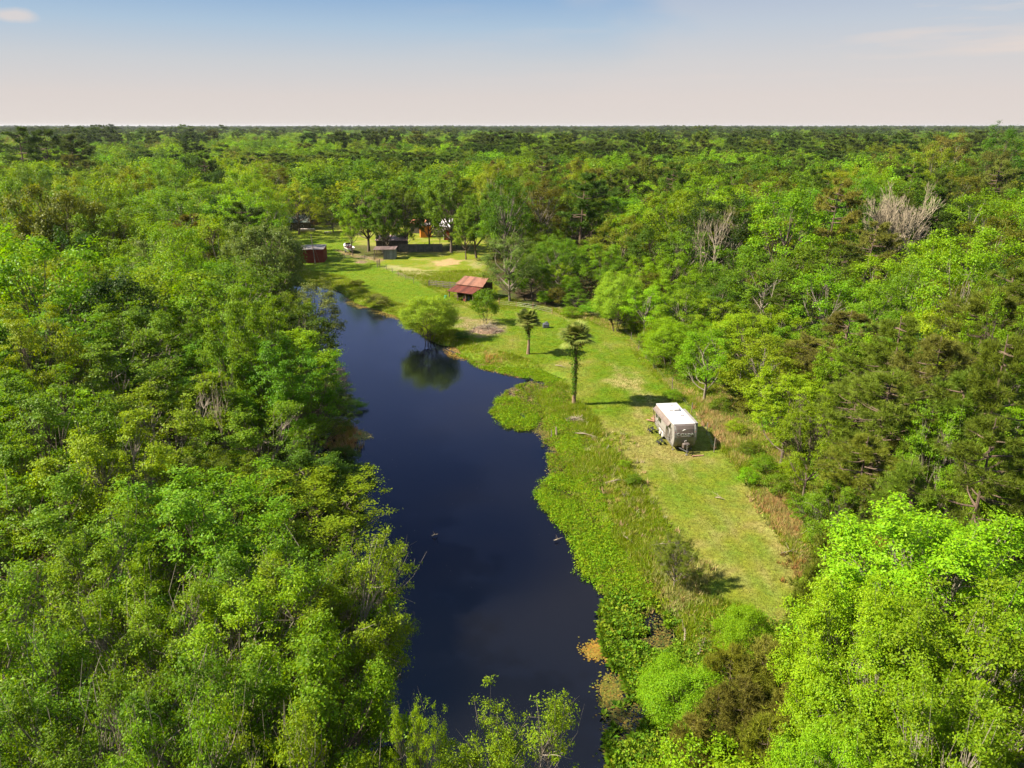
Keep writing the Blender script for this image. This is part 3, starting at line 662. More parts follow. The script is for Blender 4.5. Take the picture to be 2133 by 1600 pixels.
hero(990, 395, 188, 5.4, 'tall', 'mid', 'tall tree at the right end of the homestead row', var=0); hero(890, 392, 206, 4.6, 'tall', 'deep', 'deep green tree behind the orange shed', var=1)
hero(800, 398, 192, 4.2, 'tall', 'mid', None, var=2); hero(968, 425, 186, 3.6, 'tall', 'green', None, var=1); hero(728, 440, 192, 3.0, 'mid', 'bright'); hero(690, 428, 236, 4.6, 'mid', 'yellow', 'yellowish leaning tree on the lawn beyond the red shed', lean=(0, R(-9)))
hero(612, 378, 232, 7.5, 'mid', 'yellow'); hero(560, 350, 250, 8, 'mid', 'olive'); hero(398, 318, 262, 10, 'oak', 'dark', 'black green dome shaped oak in the left background', var=0); hero(445, 352, 240, 8, 'oak', 'dark', 'second black green oak adjoining the dome shaped one', var=1)
hero(520, 400, 205, 6.5, 'mid', 'olive'); hero(650, 452, 244, 3.0, 'mid', 'rust', 'small rust tinted tree on the lawn beyond the red shed')
hero(1200, 610, 132, 2.6, 'mid', 'green'); hero(1350, 600, 112, 4.4, 'mid', 'lime'); hero(1400, 660, 98, 4.0, 'soft', 'lime', None); hero(1430, 600, 108, 4.6, 'mid', 'bright'); hero(1110, 545, 140, 4.0, 'mid', 'mid')
hero(1165, 500, 146, 5, 'mid', 'green'); hero(1140, 622, 138, 2.0, 'bush', 'bright'); hero(1190, 640, 127, 2.3, 'bush', 'bright'); hero(1235, 630, 127, 2.0, 'bush', 'green')

for (u, v, y, rc) in ((30, 264, 300, 10), (85, 268, 320, 9), (140, 282, 290, 9)): hero(u, v, y, rc, 'midpine', 'pinedark')
hero(2098, 263, 300, 9, 'mid', 'deep'); hero(1985, 282, 270, 9, 'mid', 'brown'); hero(2075, 310, 240, 8, 'mid', 'brown'); hero(1960, 300, 250, 8, 'mid', 'yellow')
for (u, v, y, rc) in ((915, 470, 211, 2.2), (842, 460, 204, 3.0), (950, 480, 203, 2.6), (795, 470, 199, 2.2)): hero(u, v, y, rc, 'mid', 'green' if rc > 2.1 else 'mid')
# ---- fill the forest
OPENP = OPEN_PX
KEEP = [(137, [(1820, 385), (1960, 385), (1955, 495), (1850, 495)]), (171, [(1130, 375), (1270, 375), (1270, 470), (1130, 470)]), (129, [(1475, 435), (1550, 435), (1545, 510), (1475, 510)]), (30, [(0, 1170), (95, 1170), (80, 1370), (0, 1370)]), (54, [(432, 770), (505, 770), (505, 880), (440, 880)]), (116, [(1235, 570), (1340, 570), (1320, 690), (1290, 690)])]
def clear_view(x, y, h, rc, base=.2):
    """False when the crown would stand in front of the open meadow or water"""
    zz = np.repeat(h * np.array([1, .85, .6, .35, base]), 5); k = np.where(zz < h * .95, .95, .1); s = np.tile([-1, -.5, 0, .5, 1.], 5)
    u, v = PX(x + s * rc * k * .92, y, zz)
    for (yk, P_) in KEEP:
        if y < yk and bool(inpoly(u, v, P_).any()): return False
    return not bool((inpoly(u, v, OPENP) & (v > 0) & (v < 1620)).any())
rsF = np.random.RandomState(11)
def okay(x, y, h, rc, edge, lk):
    if edge < rc * .25 or lk < .6: return False
    return clear_view(x, y, h, rc)
def pick_tint(x, y, pn):
    a = float(fbm(np.array([x]), np.array([y]), 38, 91)[0]); r = rsF.uniform()
    if x < 0: L = ['green', 'mid', 'bright', 'bright', 'green', 'yellow', 'lime', 'bright', 'sage', 'mid']
    else: L = ['mid', 'green', 'bright', 'green', 'olive', 'bright', 'lime', 'bright', 'yellow', 'mid']
    return L[int(np.clip(a * 13 - 2 + rsF.normal() * 2.2, 0, 9))]
NEARLIM = 205.0
PACK = .56
pts = [(t[3], t[4], t[6]) for t in TREES]
cand = []
for k in range(30000):
    y = 6 + (NEARLIM + 60 - 6) * math.sqrt(rsF.uniform()) if k % 3 else rsF.uniform(8, 110)
    x = rsF.uniform(-1, 1) * (.80 * y + 16)
    cand.append((x, y))
FILL = []
CA = np.array(cand); CE = sdf(CA[:, 0], CA[:, 1], FIELD); CL = sdf(CA[:, 0], CA[:, 1], LAKE); CP_ = fbm(CA[:, 0], CA[:, 1], 55, 7)
CELL = {}
for q in pts: CELL.setdefault((int(q[0] // 12), int(q[1] // 12)), []).append(q)
for (x, y), edge, lk, pn in zip(cand, CE, CL, CP_):
    rc = rsF.uniform(4.0, 6.8); h = rsF.uniform(12.5, 19) if y > 45 else rsF.uniform(9.5, 15)
    if x < -8 and y > 60: h = rsF.uniform(14, 20)
    if y > 110: rc = rsF.uniform(5.5, 11); h = rsF.uniform(14, 23)
    if x > 0 and 25 < y < 175:
        h = min(h, max(2.2, 2.6 + edge * .62)); rc = min(rc, max(1.5, h * .42))
    if math.hypot(x, y) < 14 or (y < 26 and abs(x) < 9): continue
    if y < 24 and h > 11: h = 10.5
    ci, cj = int(x // 12), int(y // 12); near_pts = [q for i in (-1, 0, 1) for j in (-1, 0, 1) for q in CELL.get((ci + i, cj + j), ())]
    if any((x - a) ** 2 + (y - b_) ** 2 < (PACK * (rc + c_)) ** 2 for a, b_, c_ in near_pts): continue
    if not okay(x, y, h, rc, edge, lk):
        h *= .6; rc *= .65
        if h < 2 or not okay(x, y, h, rc, edge, lk): continue
    ut, vt = PX(x, y, h)
    if not (-260 < ut < 2400 and vt < 2000): continue
    tint = pick_tint(x, y, pn); pinezone = x > 22 and y < 100 and x / y > .46 and h > 9
    if pinezone and rsF.uniform() < .3: kind, tint = 'pine', ('pine' if rsF.uniform() < .75 else 'brown'); rc = min(rc, 5)
    elif y > 110 and h > 12 and rsF.uniform() < (.05 + .25 * (pn > .58)): kind, tint = 'midpine', ('pinedark' if rsF.uniform() < .6 else 'brown'); rc = min(rc, 5.2); h *= 1.06
    else:
        kind = 'broad'
        if y > 70 and rsF.uniform() < .12: tint = 'deep' if rsF.uniform() < .6 else 'dark'
    pts.append((x, y, rc)); CELL.setdefault((ci, cj), []).append((x, y, rc)); FILL.append((x, y, h, rc, kind, tint))
def size_seen(f):
    u, v = PX(f[0], f[1], f[2]); rp = f[3] * F / math.hypot(f[1], 30); inside = u + rp > 25 and u - rp < 2108 and v < 1560
    return (f[3] * f[2] / (f[0] ** 2 + f[1] ** 2 + 200)) * (1 if inside else 0)
FILL.sort(key=size_seen, reverse=True)
EXTRA = []; nb_, np_ = sum(t[1] not in ('pine', 'midpine', 'bush', 'youngpine') for t in TREES), sum(t[1] in ('pine', 'midpine') for t in TREES)
NBU = 0
for fi in FILL:
    x, y, h, rc, kind, tint = fi
    if size_seen(fi) == 0: EXTRA.append((x, y, h, rc, kind != 'broad', tint)); continue
    if kind == 'broad':
        if h < 4.2 and NBU < 120: NBU += 1; tree('bush', x, y, h, rc, tint); continue
        if nb_ < 296:
            kind = 'near' if y < 70 else 'mid'
            if y < 34: kind = 'airy'
            if h < 7 and rsF.uniform() < .4: kind = 'soft'
            nb_ += 1; tree(kind, x, y, h, rc, tint)
        else: EXTRA.append((x, y, h, rc, False, tint))
    else:
        if np_ < 150: np_ += 1; tree(kind, x, y, h, rc, tint)
        else: EXTRA.append((x, y, h, rc, True, tint))
for i in range(4):      # the four farthest loose broadleaf crowns
    if not any(t[0].children[1].data == variants('far')[i][1] for t in TREES): tree('far', -70 + 45 * i, 246, 17, 6, 'green', var=i)
for i in range(2): tree('farpine', 70 + 22 * i, 250, 20, 5, 'pinedark', var=i)
print('individual trees', len(TREES), 'extra', len(EXTRA), 'bushes', NBU)
#@@PART3
# ------------------------------------------------------------------ far forest: past the individual trees, one mass
def gn_forest(name, items):
    """items: list of (kind, variant index, source object, P (n,3), rot (n), scale (n,3), tint (n,3)); geometry stays on this one object"""
    Pn = np.concatenate([i[2] for i in items]); n = len(Pn)
    me = bpy.data.meshes.new(name); me.vertices.add(n); me.vertices.foreach_set('co', Pn.astype(np.float32).ravel())
    def attr(nm, t, data, key):
        a = me.attributes.new(nm, t, 'POINT'); a.data.foreach_set(key, np.asarray(data, np.float32 if t != 'INT' else np.int32).ravel())
    attr('rot', 'FLOAT', np.concatenate([i[3] for i in items]), 'value')
    attr('scl', 'FLOAT_VECTOR', np.concatenate([i[4] for i in items]), 'vector')
    attr('tint', 'FLOAT_VECTOR', np.concatenate([i[5] for i in items]), 'vector')
    attr('var', 'INT', np.concatenate([np.full(len(i[2]), k) for k, i in enumerate(items)]), 'value')
    me.update(); ob = link(name, me)
    ng = bpy.data.node_groups.new(name + '_scatter', 'GeometryNodeTree')
    ng.interface.new_socket('Geometry', in_out='INPUT', socket_type='NodeSocketGeometry')
    ng.interface.new_socket('Geometry', in_out='OUTPUT', socket_type='NodeSocketGeometry')
    n, l = ng.nodes, ng.links
    gi, go = n.new('NodeGroupInput'), n.new('NodeGroupOutput'); jn = n.new('GeometryNodeJoinGeometry')
    def named(nm, t):
        a = n.new('GeometryNodeInputNamedAttribute'); a.data_type = t; a.inputs['Name'].default_value = nm; return a.outputs['Attribute']
    rot, scl, tnt, var = named('rot', 'FLOAT'), named('scl', 'FLOAT_VECTOR'), named('tint', 'FLOAT_VECTOR'), named('var', 'INT')
    cx = n.new('ShaderNodeCombineXYZ'); l.new(rot, cx.inputs['Z'])
    for k, i in enumerate(items):
        eq = n.new('FunctionNodeCompare'); eq.data_type = 'INT'; eq.operation = 'EQUAL'
        l.new(var, eq.inputs[2]); eq.inputs[3].default_value = k
        oi = n.new('GeometryNodeObjectInfo'); oi.inputs['Object'].default_value = i[1]; oi.inputs['As Instance'].default_value = False
        ip = n.new('GeometryNodeInstanceOnPoints')
        l.new(gi.outputs[0], ip.inputs['Points']); l.new(eq.outputs[0], ip.inputs['Selection']); l.new(oi.outputs['Geometry'], ip.inputs['Instance'])
        l.new(cx.outputs[0], ip.inputs['Rotation']); l.new(scl, ip.inputs['Scale']); l.new(ip.outputs[0], jn.inputs[0])
    l.new(jn.outputs[0], go.inputs[0])
    md = ob.modifiers.new('scatter', 'NODES'); md.node_group = ng
    ob['kind'] = 'stuff'; return ob
src = {}
for t in TREES:
    r = t[0]; cr_ = [c for c in r.children if c.name.startswith('crown')]
    if cr_: src.setdefault(cr_[0].data.name, cr_[0])
def srcs(kind): return [src[v[1].name] for v in variants(kind) if v[1].name in src]
rsG = np.random.RandomState(5)
PX_, kinds_, SC_, TI_ = [], [], [], []
def addfar(x, y, h, rc, pine_, tint, lod):
    PX_.append((x, y, 0.0)); kinds_.append((('farpine' if pine_ else 'far') if lod else ('midpine' if pine_ else 'mid'), h, rc)); TI_.append(tint)
for (x, y, h, rc, pine_, tint) in EXTRA:
    addfar(x, y, h, rc, pine_, TINT[tint], y > 190)
d = NEARLIM + 60
while d < 9000:
    s = float(np.clip(11.5 + (d - 260) * .0145, 11.5, 80)); wmax = .86 * d + 30
    row = np.arange(-wmax, wmax, s); jx = row + rsG.uniform(-.45, .45, len(row)) * s; jy = d + rsG.uniform(-.5, .5, len(row)) * s
    prow = fbm(jx, jy, 120, 7); qrow = fbm(jx, jy, 60, 17); hrow = fbm(jx, jy, 420, 27)
    for ix in range(len(row)):
        xx, yy = float(jx[ix]), float(jy[ix])
        pn, q = float(prow[ix]), float(qrow[ix])
        pin = rsG.uniform() < np.clip((pn - .56) * 4 + .05 + max(0, (d - 1400) / 1500), .04, .8)
        h = rsG.uniform(14, 22) + 4 * (q - .5) if not pin else (rsG.uniform(17, 24.5) if d < 500 else rsG.uniform(17, 29) + 7 * float(ss(.5, .75, hrow[ix])))
        if d < 420: h = min(h, 20)
        rc = rsG.uniform(6.2, 10.5) * (1 + .25 * min(1, d / 2500)); 
        if s > 22: rc *= 1.25
        if pin: tn = 'pinedark' if rsG.uniform() < .7 else 'pine'
        else:
            L_ = ['green', 'deep', 'green', 'mid', 'green', 'bright', 'mid', 'lime', 'bright', 'yellow']; tn = L_[int(np.clip(q * 13 - 2 + rsG.normal() * 2, 0, 9))]
            if rsG.uniform() < .15: tn = ('deep', 'dark', 'brown')[rsG.randint(3)]
        addfar(xx, yy, h, rc if not pin else rc * .92, pin, TINT[tn], True)
    d += s * .92
sets = []
for kd in ('far', 'farpine', 'mid', 'midpine'):
    S = srcs(kd); V_ = variants(kd)
    if not S: continue
    ids = [i for i, k in enumerate(kinds_) if k[0] == kd]
    for j, so_ in enumerate(S):
        mine = ids[j::len(S)]
        if not mine: continue
        vv = [v for v in V_ if v[1].name == so_.data.name][0]
        P_ = np.array([PX_[i] for i in mine], float)
        sc = np.array([(kinds_[i][2] / vv[3], kinds_[i][2] / vv[3], kinds_[i][1] / vv[2]) for i in mine])
        ti = np.array([TI_[i] for i in mine]) * (1 + rsG.uniform(-.14, .14, (len(mine), 3))) * rsG.uniform(.6, 1.18, (len(mine), 1))
        sets.append((kd, so_, P_, rsG.uniform(0, 6.28, len(mine)), sc, ti))
gn_forest('distant_forest', sets)
print('far trees', len(PX_))

# ------------------------------------------------------------------ ground cover, each kind one mass
rsC = np.random.RandomState(21)
def sample(poly, n, fn=None, jit=0.0):
    P_ = np.array([(p[0], p[1]) for p in poly]); lo, hi = P_.min(0), P_.max(0); outx = []; outy = []; tot = 0
    for _ in range(60):
        x = rsC.uniform(lo[0], hi[0], n * 2); y = rsC.uniform(lo[1], hi[1], n * 2); k = inpoly(x, y, poly)
        if fn is not None: k &= fn(x, y) > rsC.uniform(size=len(x))
        outx.append(x[k]); outy.append(y[k]); tot += k.sum()
        if tot >= n: break
    x = np.concatenate(outx)[:n]; y = np.concatenate(outy)[:n]
    return x + rsC.normal(size=len(x)) * jit, y + rsC.normal(size=len(x)) * jit
def blades(x, y, z, L, w, nb, cols, lean=.5, spread=.06):
    n = len(x); N_ = n * nb
    P_ = np.repeat(np.stack([x, y, z], -1), nb, 0) + rsC.normal(size=(N_, 3)) * np.array([spread, spread, 0])
    Ln = np.repeat(L, nb)[:, None] * rsC.uniform(.6, 1.2, (N_, 1)); D = unit(rsC.normal(size=(N_, 3)) * lean * np.array([1, 1, .1]) + np.array([0, 0, 1]))
    s = unit(np.cross(D, rsC.normal(size=(N_, 3)))) * w
    v = np.stack([P_ - s, P_ + s, P_ + D * Ln], 1).reshape(-1, 3)
    c = np.repeat(np.repeat(cols, nb, 0), 3, 0); return v, c
def leafclumps(x, y, z, h, r, nl, size, cols, up=.9, wide=.6):
    n = len(x); N_ = n * nl
    o = rsC.normal(size=(N_, 3)) * .55; rr = np.repeat(r, nl)[:, None]; hh = np.repeat(h, nl)
    P_ = np.repeat(np.stack([x, y, z], -1), nl, 0) + o * np.concatenate([rr, rr, rr * 0], 1)
    P_[:, 2] += hh * (rsC.uniform(.15, 1, N_)) * np.clip(1.15 - .5 * np.hypot(o[:, 0], o[:, 1]), .3, 1)
    nr = unit(rsC.normal(size=(N_, 3)) * .7 + o * np.array([1, 1, 0]) + np.array([0, 0, up]))
    v, f = leaf_quads(rsC, P_, nr, size, wide); return v, np.repeat(np.repeat(cols, nl, 0), 4, 0)
def pal(n, L, wts=None, jit=.15):
    L = np.array(L); i = rsC.choice(len(L), n, p=wts); return L[i] * (1 + rsC.uniform(-jit, jit, (n, 3)))
def gz(x, y): return ground_z(x, y)
def stuff(name, parts, k, mat=None):
    v = np.concatenate([p[0] for p in parts]); c = np.concatenate([p[1] for p in parts])
    o = link(name, mesh_np(name, v, [(np.arange(len(v)).reshape(-1, k), 0)], [mat or M_cover], c)); o['kind'] = 'stuff'; return o
# mown grass
x, y = sample(MOWN, 75000, lambda x, y: ss(190, 60, y) * .8 + .2)
dn = np.clip(ss(.42, .66, fbm(x, y, 9, 11)) * .75 + ss(.45, .7, fbm(x, y, 3.2, 21)) * .35 + ss(88, 45, y) * .5 - .05, 0, 1) * (1 - .75 * ss(122, 140, y))
c = V(.095, .16, .008) + (V(.19, .19, .04) - V(.095, .16, .008)) * dn[:, None]; c = c * rsC.uniform(.75, 1.25, (len(x), 1))
stuff('mown_grass', [blades(x, y, gz(x, y) - .02, np.full(len(x), .13), .024, 4, c, .8, .12)], 3)
# rough grass: the unmown rim, straw and green, knee high
RIM = [FIELD_PX[i] for i in range(len(FIELD_PX))]
x, y = sample(FIELD, 60000, lambda x, y: (sdf(x, y, MOWN) > -.3) * (sdf(x, y, LAKE) > .3) * (y < 170) * np.clip(70 / (y + 8), .25, 1) * (.35 + .65 * ss(.35, .6, fbm(x, y, 4, 41))))
st = fbm(x, y, 5, 55)
tall = .28 + .45 * ss(.45, .7, fbm(x, y, 4.5, 61))
cg = pal(len(x), [(.13, .21, .008), (.17, .245, .010), (.40, .36, .13), (.46, .38, .18), (.28, .30, .05)], [.42, .40, .03, .01, .14])
ty = np.array([q.y for q in TRK[::-1]]); tx = np.array([q.x for q in TRK[::-1]]); right = (x > np.interp(y, ty, tx)) & (x > 8) & (sdf(x, y, MOWN) > 0)
cr2 = pal(len(x), [(.42, .31, .12), (.48, .38, .18), (.17, .25, .010), (.13, .22, .008), (.29, .30, .06)], [.12, .16, .32, .2, .2])
c = np.where((right & (st > .45))[:, None], cr2, cg)
stuff('rough_grass', [blades(x, y, gz(x, y) - .03, tall, .028, 6, c, .55, .16)], 3)
# bright carpet along the bank (land side) and on the shallows
SH_PX = [(1020, 858), (1062, 808), (1110, 796), (1150, 800), (1180, 830), (1205, 900), (1240, 980), (1262, 1060), (1310, 1120), (1352, 1210), (1405, 1280), (1432, 1340), (1450, 1500), (1420, 1640),
         (1280, 1640), (1262, 1540), (1250, 1440), (1262, 1370), (1245, 1290), (1265, 1245), (1225, 1215), (1215, 1165), (1205, 1125), (1150, 1080), (1128, 1010), (1150, 985), (1140, 945), (1105, 912), (1060, 885)]
SH = W(SH_PX, WZ)
def g_carpet(x, y):
    return ss(.40, .52, fbm(x, y, 2.2, 71)) * (.3 + .7 * ss(.35, .5, fbm(x, y, .9, 72)))
def zz(x, y): return np.maximum(gz(x, y), WZ)
near_ = lambda x, y: ss(46, 42, y)
# creeping carpet (north of the broad leaved stand)
x, y = sample(SH, 8500, lambda x, y: ss(41, 45, y) * g_carpet(x, y) * (1 - .88 * ss(.47, .56, fbm(x, y, 3.4, 83))))
c = pal(len(x), [(.12, .22, .006), (.08, .16, .006), (.17, .25, .008), (.16, .15, .03)])
A1 = leafclumps(x, y, zz(x, y), np.full(len(x), .30), np.full(len(x), .30), 16, .15, c, .9, .5)
BANK = W([(945, 728), (1010, 756), (1130, 768), (1180, 790), (1150, 810), (1190, 870), (1215, 940), (1250, 1020), (1275, 1090), (1330, 1180), (1380, 1260), (1330, 1250), (1240, 1110), (1200, 1010), (1160, 920), (1128, 840), (1150, 792), (1060, 775), (990, 758)])
x, y = sample(BANK, 7500, lambda x, y: .12 + .88 * ss(.40, .55, fbm(x, y, 2.0, 73))); c = pal(len(x), [(.14, .25, .006), (.10, .21, .006), (.19, .28, .008)])
A2 = leafclumps(x, y, zz(x, y), np.full(len(x), .28), np.full(len(x), .32), 14, .15, c, .9, .5)
SPOTS = [[(1035, 870), (1035, 830), (1075, 822), (1090, 850), (1120, 870), (1100, 905), (1060, 890)], [(1125, 1015), (1165, 990), (1195, 1020), (1200, 1060), (1145, 1068), (1128, 1040)], [(1150, 1078), (1200, 1062), (1240, 1110), (1275, 1180), (1215, 1185), (1190, 1110)],
         [(1215, 1120), (1260, 1110), (1330, 1200), (1330, 1240), (1262, 1238), (1218, 1200)]]
sp = []
for s_ in SPOTS:
    x, y = sample(W(s_, WZ), 1700, lambda x, y: ss(.36, .52, fbm(x, y, 1.5, 74)), .3); c = pal(len(x), [(.14, .26, .006), (.10, .21, .006), (.18, .28, .008)])
    sp.append(leafclumps(x, y, np.full(len(x), WZ), rsC.uniform(.25, .5, len(x)), np.full(len(x), .3), 16, .15, c, .9, .5))
stuff('bank_plants', [A1, A2] + sp, 4)
# broad leaved water plants, bottom right: distinct rosettes with dark water between
x, y = sample(SH, 3400, lambda x, y: ss(46, 42.5, y) * ss(.42, .52, fbm(x, y, 2.0, 87)))
c = pal(len(x), [(.085, .175, .008), (.11, .21, .008), (.06, .135, .008), (.15, .23, .012)])
n_ = len(x); nb = 11; Nn = n_ * nb
P_ = np.repeat(np.stack([x, y, zz(x, y)], -1), nb, 0); az = rsC.uniform(0, 6.283, Nn); el = rsC.uniform(.35, 1.25, Nn); Ln = rsC.uniform(.34, .62, Nn)
D = np.stack([np.cos(az) * np.cos(el), np.sin(az) * np.cos(el), np.sin(el)], -1); sd = np.stack([-np.sin(az), np.cos(az), 0 * az], -1)
base = P_ + D * .08; mid_ = P_ + D * (Ln * .6)[:, None]; tip = P_ + D * Ln[:, None] - np.stack([0 * az, 0 * az, Ln * .22], -1); wd = (Ln * .17)[:, None]
v = np.stack([base, mid_ + sd * wd, tip, mid_ - sd * wd], 1).reshape(-1, 3)
stuff('water_plants', [(v, np.repeat(np.repeat(c, nb, 0), 4, 0))], 4)
# floating mats of weed and algae: small flat scraps on the water
def scraps(x, y, size, cols, z=None):
    n = len(x); nr = np.tile(V(0, 0, 1.), (n, 1)) + rsC.normal(size=(n, 3)) * .05; nr = unit(nr)
    P_ = np.stack([x, y, (np.full(n, WZ) if z is None else z) + rsC.uniform(.008, .05, n)], -1); v, f = leaf_quads(rsC, P_, nr, size, .8); return v, np.repeat(cols, 4, 0)
mats = []
for px, n_, cl in [([(1100, 880), (1150, 930), (1145, 985), (1180, 1010), (1215, 1080), (1262, 1120), (1250, 1060), (1205, 980), (1180, 900), (1140, 850)], 9000, [(.20, .18, .05), (.14, .13, .03), (.24, .19, .05), (.10, .14, .02)]),
                  ([(1055, 815), (1110, 796), (1145, 805), (1125, 850), (1060, 860), (1035, 850)], 5000, [(.20, .19, .06), (.30, .24, .11), (.16, .12, .04)]),
                  ([(940, 722), (975, 738), (1000, 765), (1080, 785), (1128, 786), (1130, 778), (1060, 768), (990, 752), (960, 738)], 5500, [(.27, .21, .10), (.20, .17, .06), (.34, .20, .06)]),
                  ([(925, 726), (950, 722), (975, 745), (965, 752), (935, 742)], 700, [(.36, .24, .04), (.30, .22, .04)]),
                  ([(700, 752), (715, 772), (722, 812), (700, 800), (690, 765)], 2600, [(.40, .32, .20), (.30, .24, .12)]),
                  ([(720, 893), (748, 900), (772, 912), (745, 920), (718, 916)], 1800, [(.20, .24, .05), (.28, .26, .10)]),
                  ([(715, 618), (745, 630), (830, 655), (836, 668), (780, 652), (725, 636)], 2800, [(.30, .22, .05), (.22, .20, .04)]),
                  ([(1222, 1345), (1262, 1340), (1268, 1362), (1235, 1368)], 900, [(.30, .20, .03), (.22, .17, .03)]),
                  ([(1248, 1420), (1275, 1400), (1290, 1440), (1262, 1470)], 600, [(.20, .17, .03), (.12, .13, .02)]),
                  ([(1262, 1290), (1380, 1290), (1420, 1400), (1400, 1600), (1280, 1600), (1262, 1480), (1290, 1400)], 5000, [(.12, .11, .025), (.07, .09, .02), (.16, .13, .03)])]:
    x, y = sample(W(px, WZ), n_, lambda x, y: .25 + .75 * ss(.4, .55, fbm(x, y, 1.6, 95)), .35)
    k = gz(x, y) < WZ + .02; x, y = x[k], y[k]; mats.append(scraps(x, y, .17, pal(len(x), cl)))
x, y = sample(LAKE, 130); mats.append(scraps(x, y, .06, pal(len(x), [(.14, .12, .07)])))
stuff('floating_weed', mats, 4)
# leafy undergrowth along the forest edges and under the near trees
EDGE_R = W([(1300, 680), (1330, 720), (1375, 775), (1440, 810), (1480, 850), (1530, 920), (1575, 990), (1620, 1080), (1680, 1170), (1700, 1260), (1620, 1310), (1560, 1290), (1480, 1290), (1400, 1320), (1350, 1420), (1350, 1640), (2000, 1640), (1900, 1250), (1800, 1000), (1650, 850), (1450, 720), (1340, 660)])
x, y = sample(EDGE_R, 15000, lambda x, y: ss(.36, .5, fbm(x, y, 4.2, 101)) * .85 + .06)
hh = .35 + 1.3 * ss(.5, .75, fbm(x, y, 5, 103))
c = pal(len(x), [(.10, .20, .012), (.13, .22, .014), (.07, .15, .012), (.16, .20, .02), (.22, .15, .05)], [.3, .25, .2, .17, .08])
U1 = leafclumps(x, y, gz(x, y), hh, np.full(len(x), .45), 13, .17, c, .7, .5)
LEFT = [(-46, 128), (-62, 175), (-85, 205), (-170, 230), (-100, 100), (-40, 20), (-8, 14), (-8, 30), (-13, 48), (-20, 70), (-27, 95), (-33, 112)]
x, y = sample(LEFT, 26000, lambda x, y: (sdf(x, y, LAKE) > -.2) * np.clip(60 / (y + 10), .1, 1))
c = pal(len(x), [(.05, .12, .012), (.08, .15, .014), (.04, .09, .012), (.12, .12, .03), (.10, .07, .03)])
U2 = leafclumps(x, y, zz(x, y), rsC.uniform(.3, 1.5, len(x)), np.full(len(x), .5), 9, .22, c, .7, .5)
RIGHTF = [(14, 14), (22, 30), (24, 52), (30, 80), (38, 110), (20, 130), (10, 145), (-5, 160), (-10, 215), (170, 215), (120, 130), (60, 60), (30, 12)]
x, y = sample(RIGHTF, 26000, lambda x, y: (sdf(x, y, FIELD) > -.5) * np.clip(60 / (y + 10), .15, 1))
c = pal(len(x), [(.06, .14, .012), (.09, .17, .014), (.05, .10, .012), (.14, .13, .03), (.12, .08, .03)])
U3 = leafclumps(x, y, gz(x, y), rsC.uniform(.4, 2.2, len(x)), np.full(len(x), .7), 10, .26, c, .7, .5)
stuff('undergrowth', [U1, U2, U3], 4)
# brown and orange sedge tufts at named spots
sd_ = []
for px, n_, cl, L_ in [([(692, 878), (725, 882), (730, 935), (700, 940)], 180, [(.36, .24, .07), (.20, .22, .03), (.40, .30, .12)], .9),                        ([(1015, 740), (1030, 738), (1030, 752), (1016, 752)], 25, [(.38, .28, .08)], .7), ([(1215, 905), (1300, 900), (1340, 1010), (1400, 1130), (1440, 1240), (1400, 1270), (1300, 1120), (1240, 1000)], 350, [(.42, .36, .17), (.30, .30, .08), (.16, .24, .01), (.16, .24, .01)], .6),
                       ([(1380, 1180), (1460, 1170), (1450, 1260), (1400, 1270)], 300, [(.34, .32, .12), (.24, .27, .06)], .7), ([(1455, 830), (1520, 850), (1560, 930), (1520, 940), (1470, 880)], 800, [(.42, .31, .13), (.24, .26, .06)], .9),
                       ([(1580, 1020), (1650, 1060), (1690, 1120), (1640, 1120)], 500, [(.38, .27, .10), (.26, .26, .07)], .8), ([(1640, 1150), (1690, 1170), (1720, 1230), (1690, 1240)], 130, [(.30, .20, .06), (.20, .20, .05)], .6)]:
    x, y = sample(W(px), n_, None, .7); sd_.append(blades(x, y, zz(x, y), rsC.uniform(.6, 1.1, len(x)) * L_, .03, 16, pal(len(x), cl), .45, .12))
stuff('dry_sedge', sd_, 3)
#@@PART4
# ------------------------------------------------------------------ travel trailer parked on the grass
M_white = plain('white_roof', (.50, .485, .46), .5); M_side = noisemat('cream_siding', (.20, .188, .168), (.26, .245, .22), 3, .4, 3)
M_taupe = noisemat('taupe_cap', (.105, .082, .068), (.135, .108, .09), 1.4, .35, 3, .5); M_silver = noisemat('grey_cap_skirt', (.15, .145, .125), (.20, .19, .165), 2, .4, 3, .5, metal=.3)
M_glass = plain('dark_glass', (.02, .025, .02), .12, .6); M_black = plain('black_rubber', (.02, .02, .02), .7); M_rim = plain('pale_rim', (.6, .55, .53), .4, metal=.2)
M_metal = plain('grey_metal', (.28, .27, .26), .45, metal=.6); M_awn = noisemat('awning_cloth', (.13, .10, .085), (.18, .145, .12), 2, .8, 3); M_letter = plain('white_letters', (.78, .76, .70), .5)
M_red = plain('red_lamp', (.4, .02, .015), .3); M_dk = plain('dark_graphic', (.09, .075, .065), .4)
tr_ = thing('travel_trailer', 'white roofed travel trailer with taupe front parked on the mown strip', 'travel trailer', (18.05, 72.7, .02), math.atan2(-.993, .118))
PROF = [(3.0, 3.06), (3.2, 2.95), (3.40, 2.62), (3.52, 2.2), (3.57, 1.75), (3.52, 1.3), (3.38, .9), (3.18, .58)]
def side_prism(mb, prof, y0, y1, m=0):
    n = len(prof); v = [(x, y0, z) for x, z in prof] + [(x, y1, z) for x, z in prof]
    mb.add(v, [tuple(range(n)), tuple(reversed(range(n, 2 * n)))] + [((i + 1) % n, i, i + n, (i + 1) % n + n) for i in range(n)], m)
m = MB(); side_prism(m, [(-3.0, .55), (-3.05, 2.7), (-2.95, 3.0)] + [(x - .03, z - .02) for x, z in PROF], -1.2, 1.2); body = m.build('body', M_side, tr_)
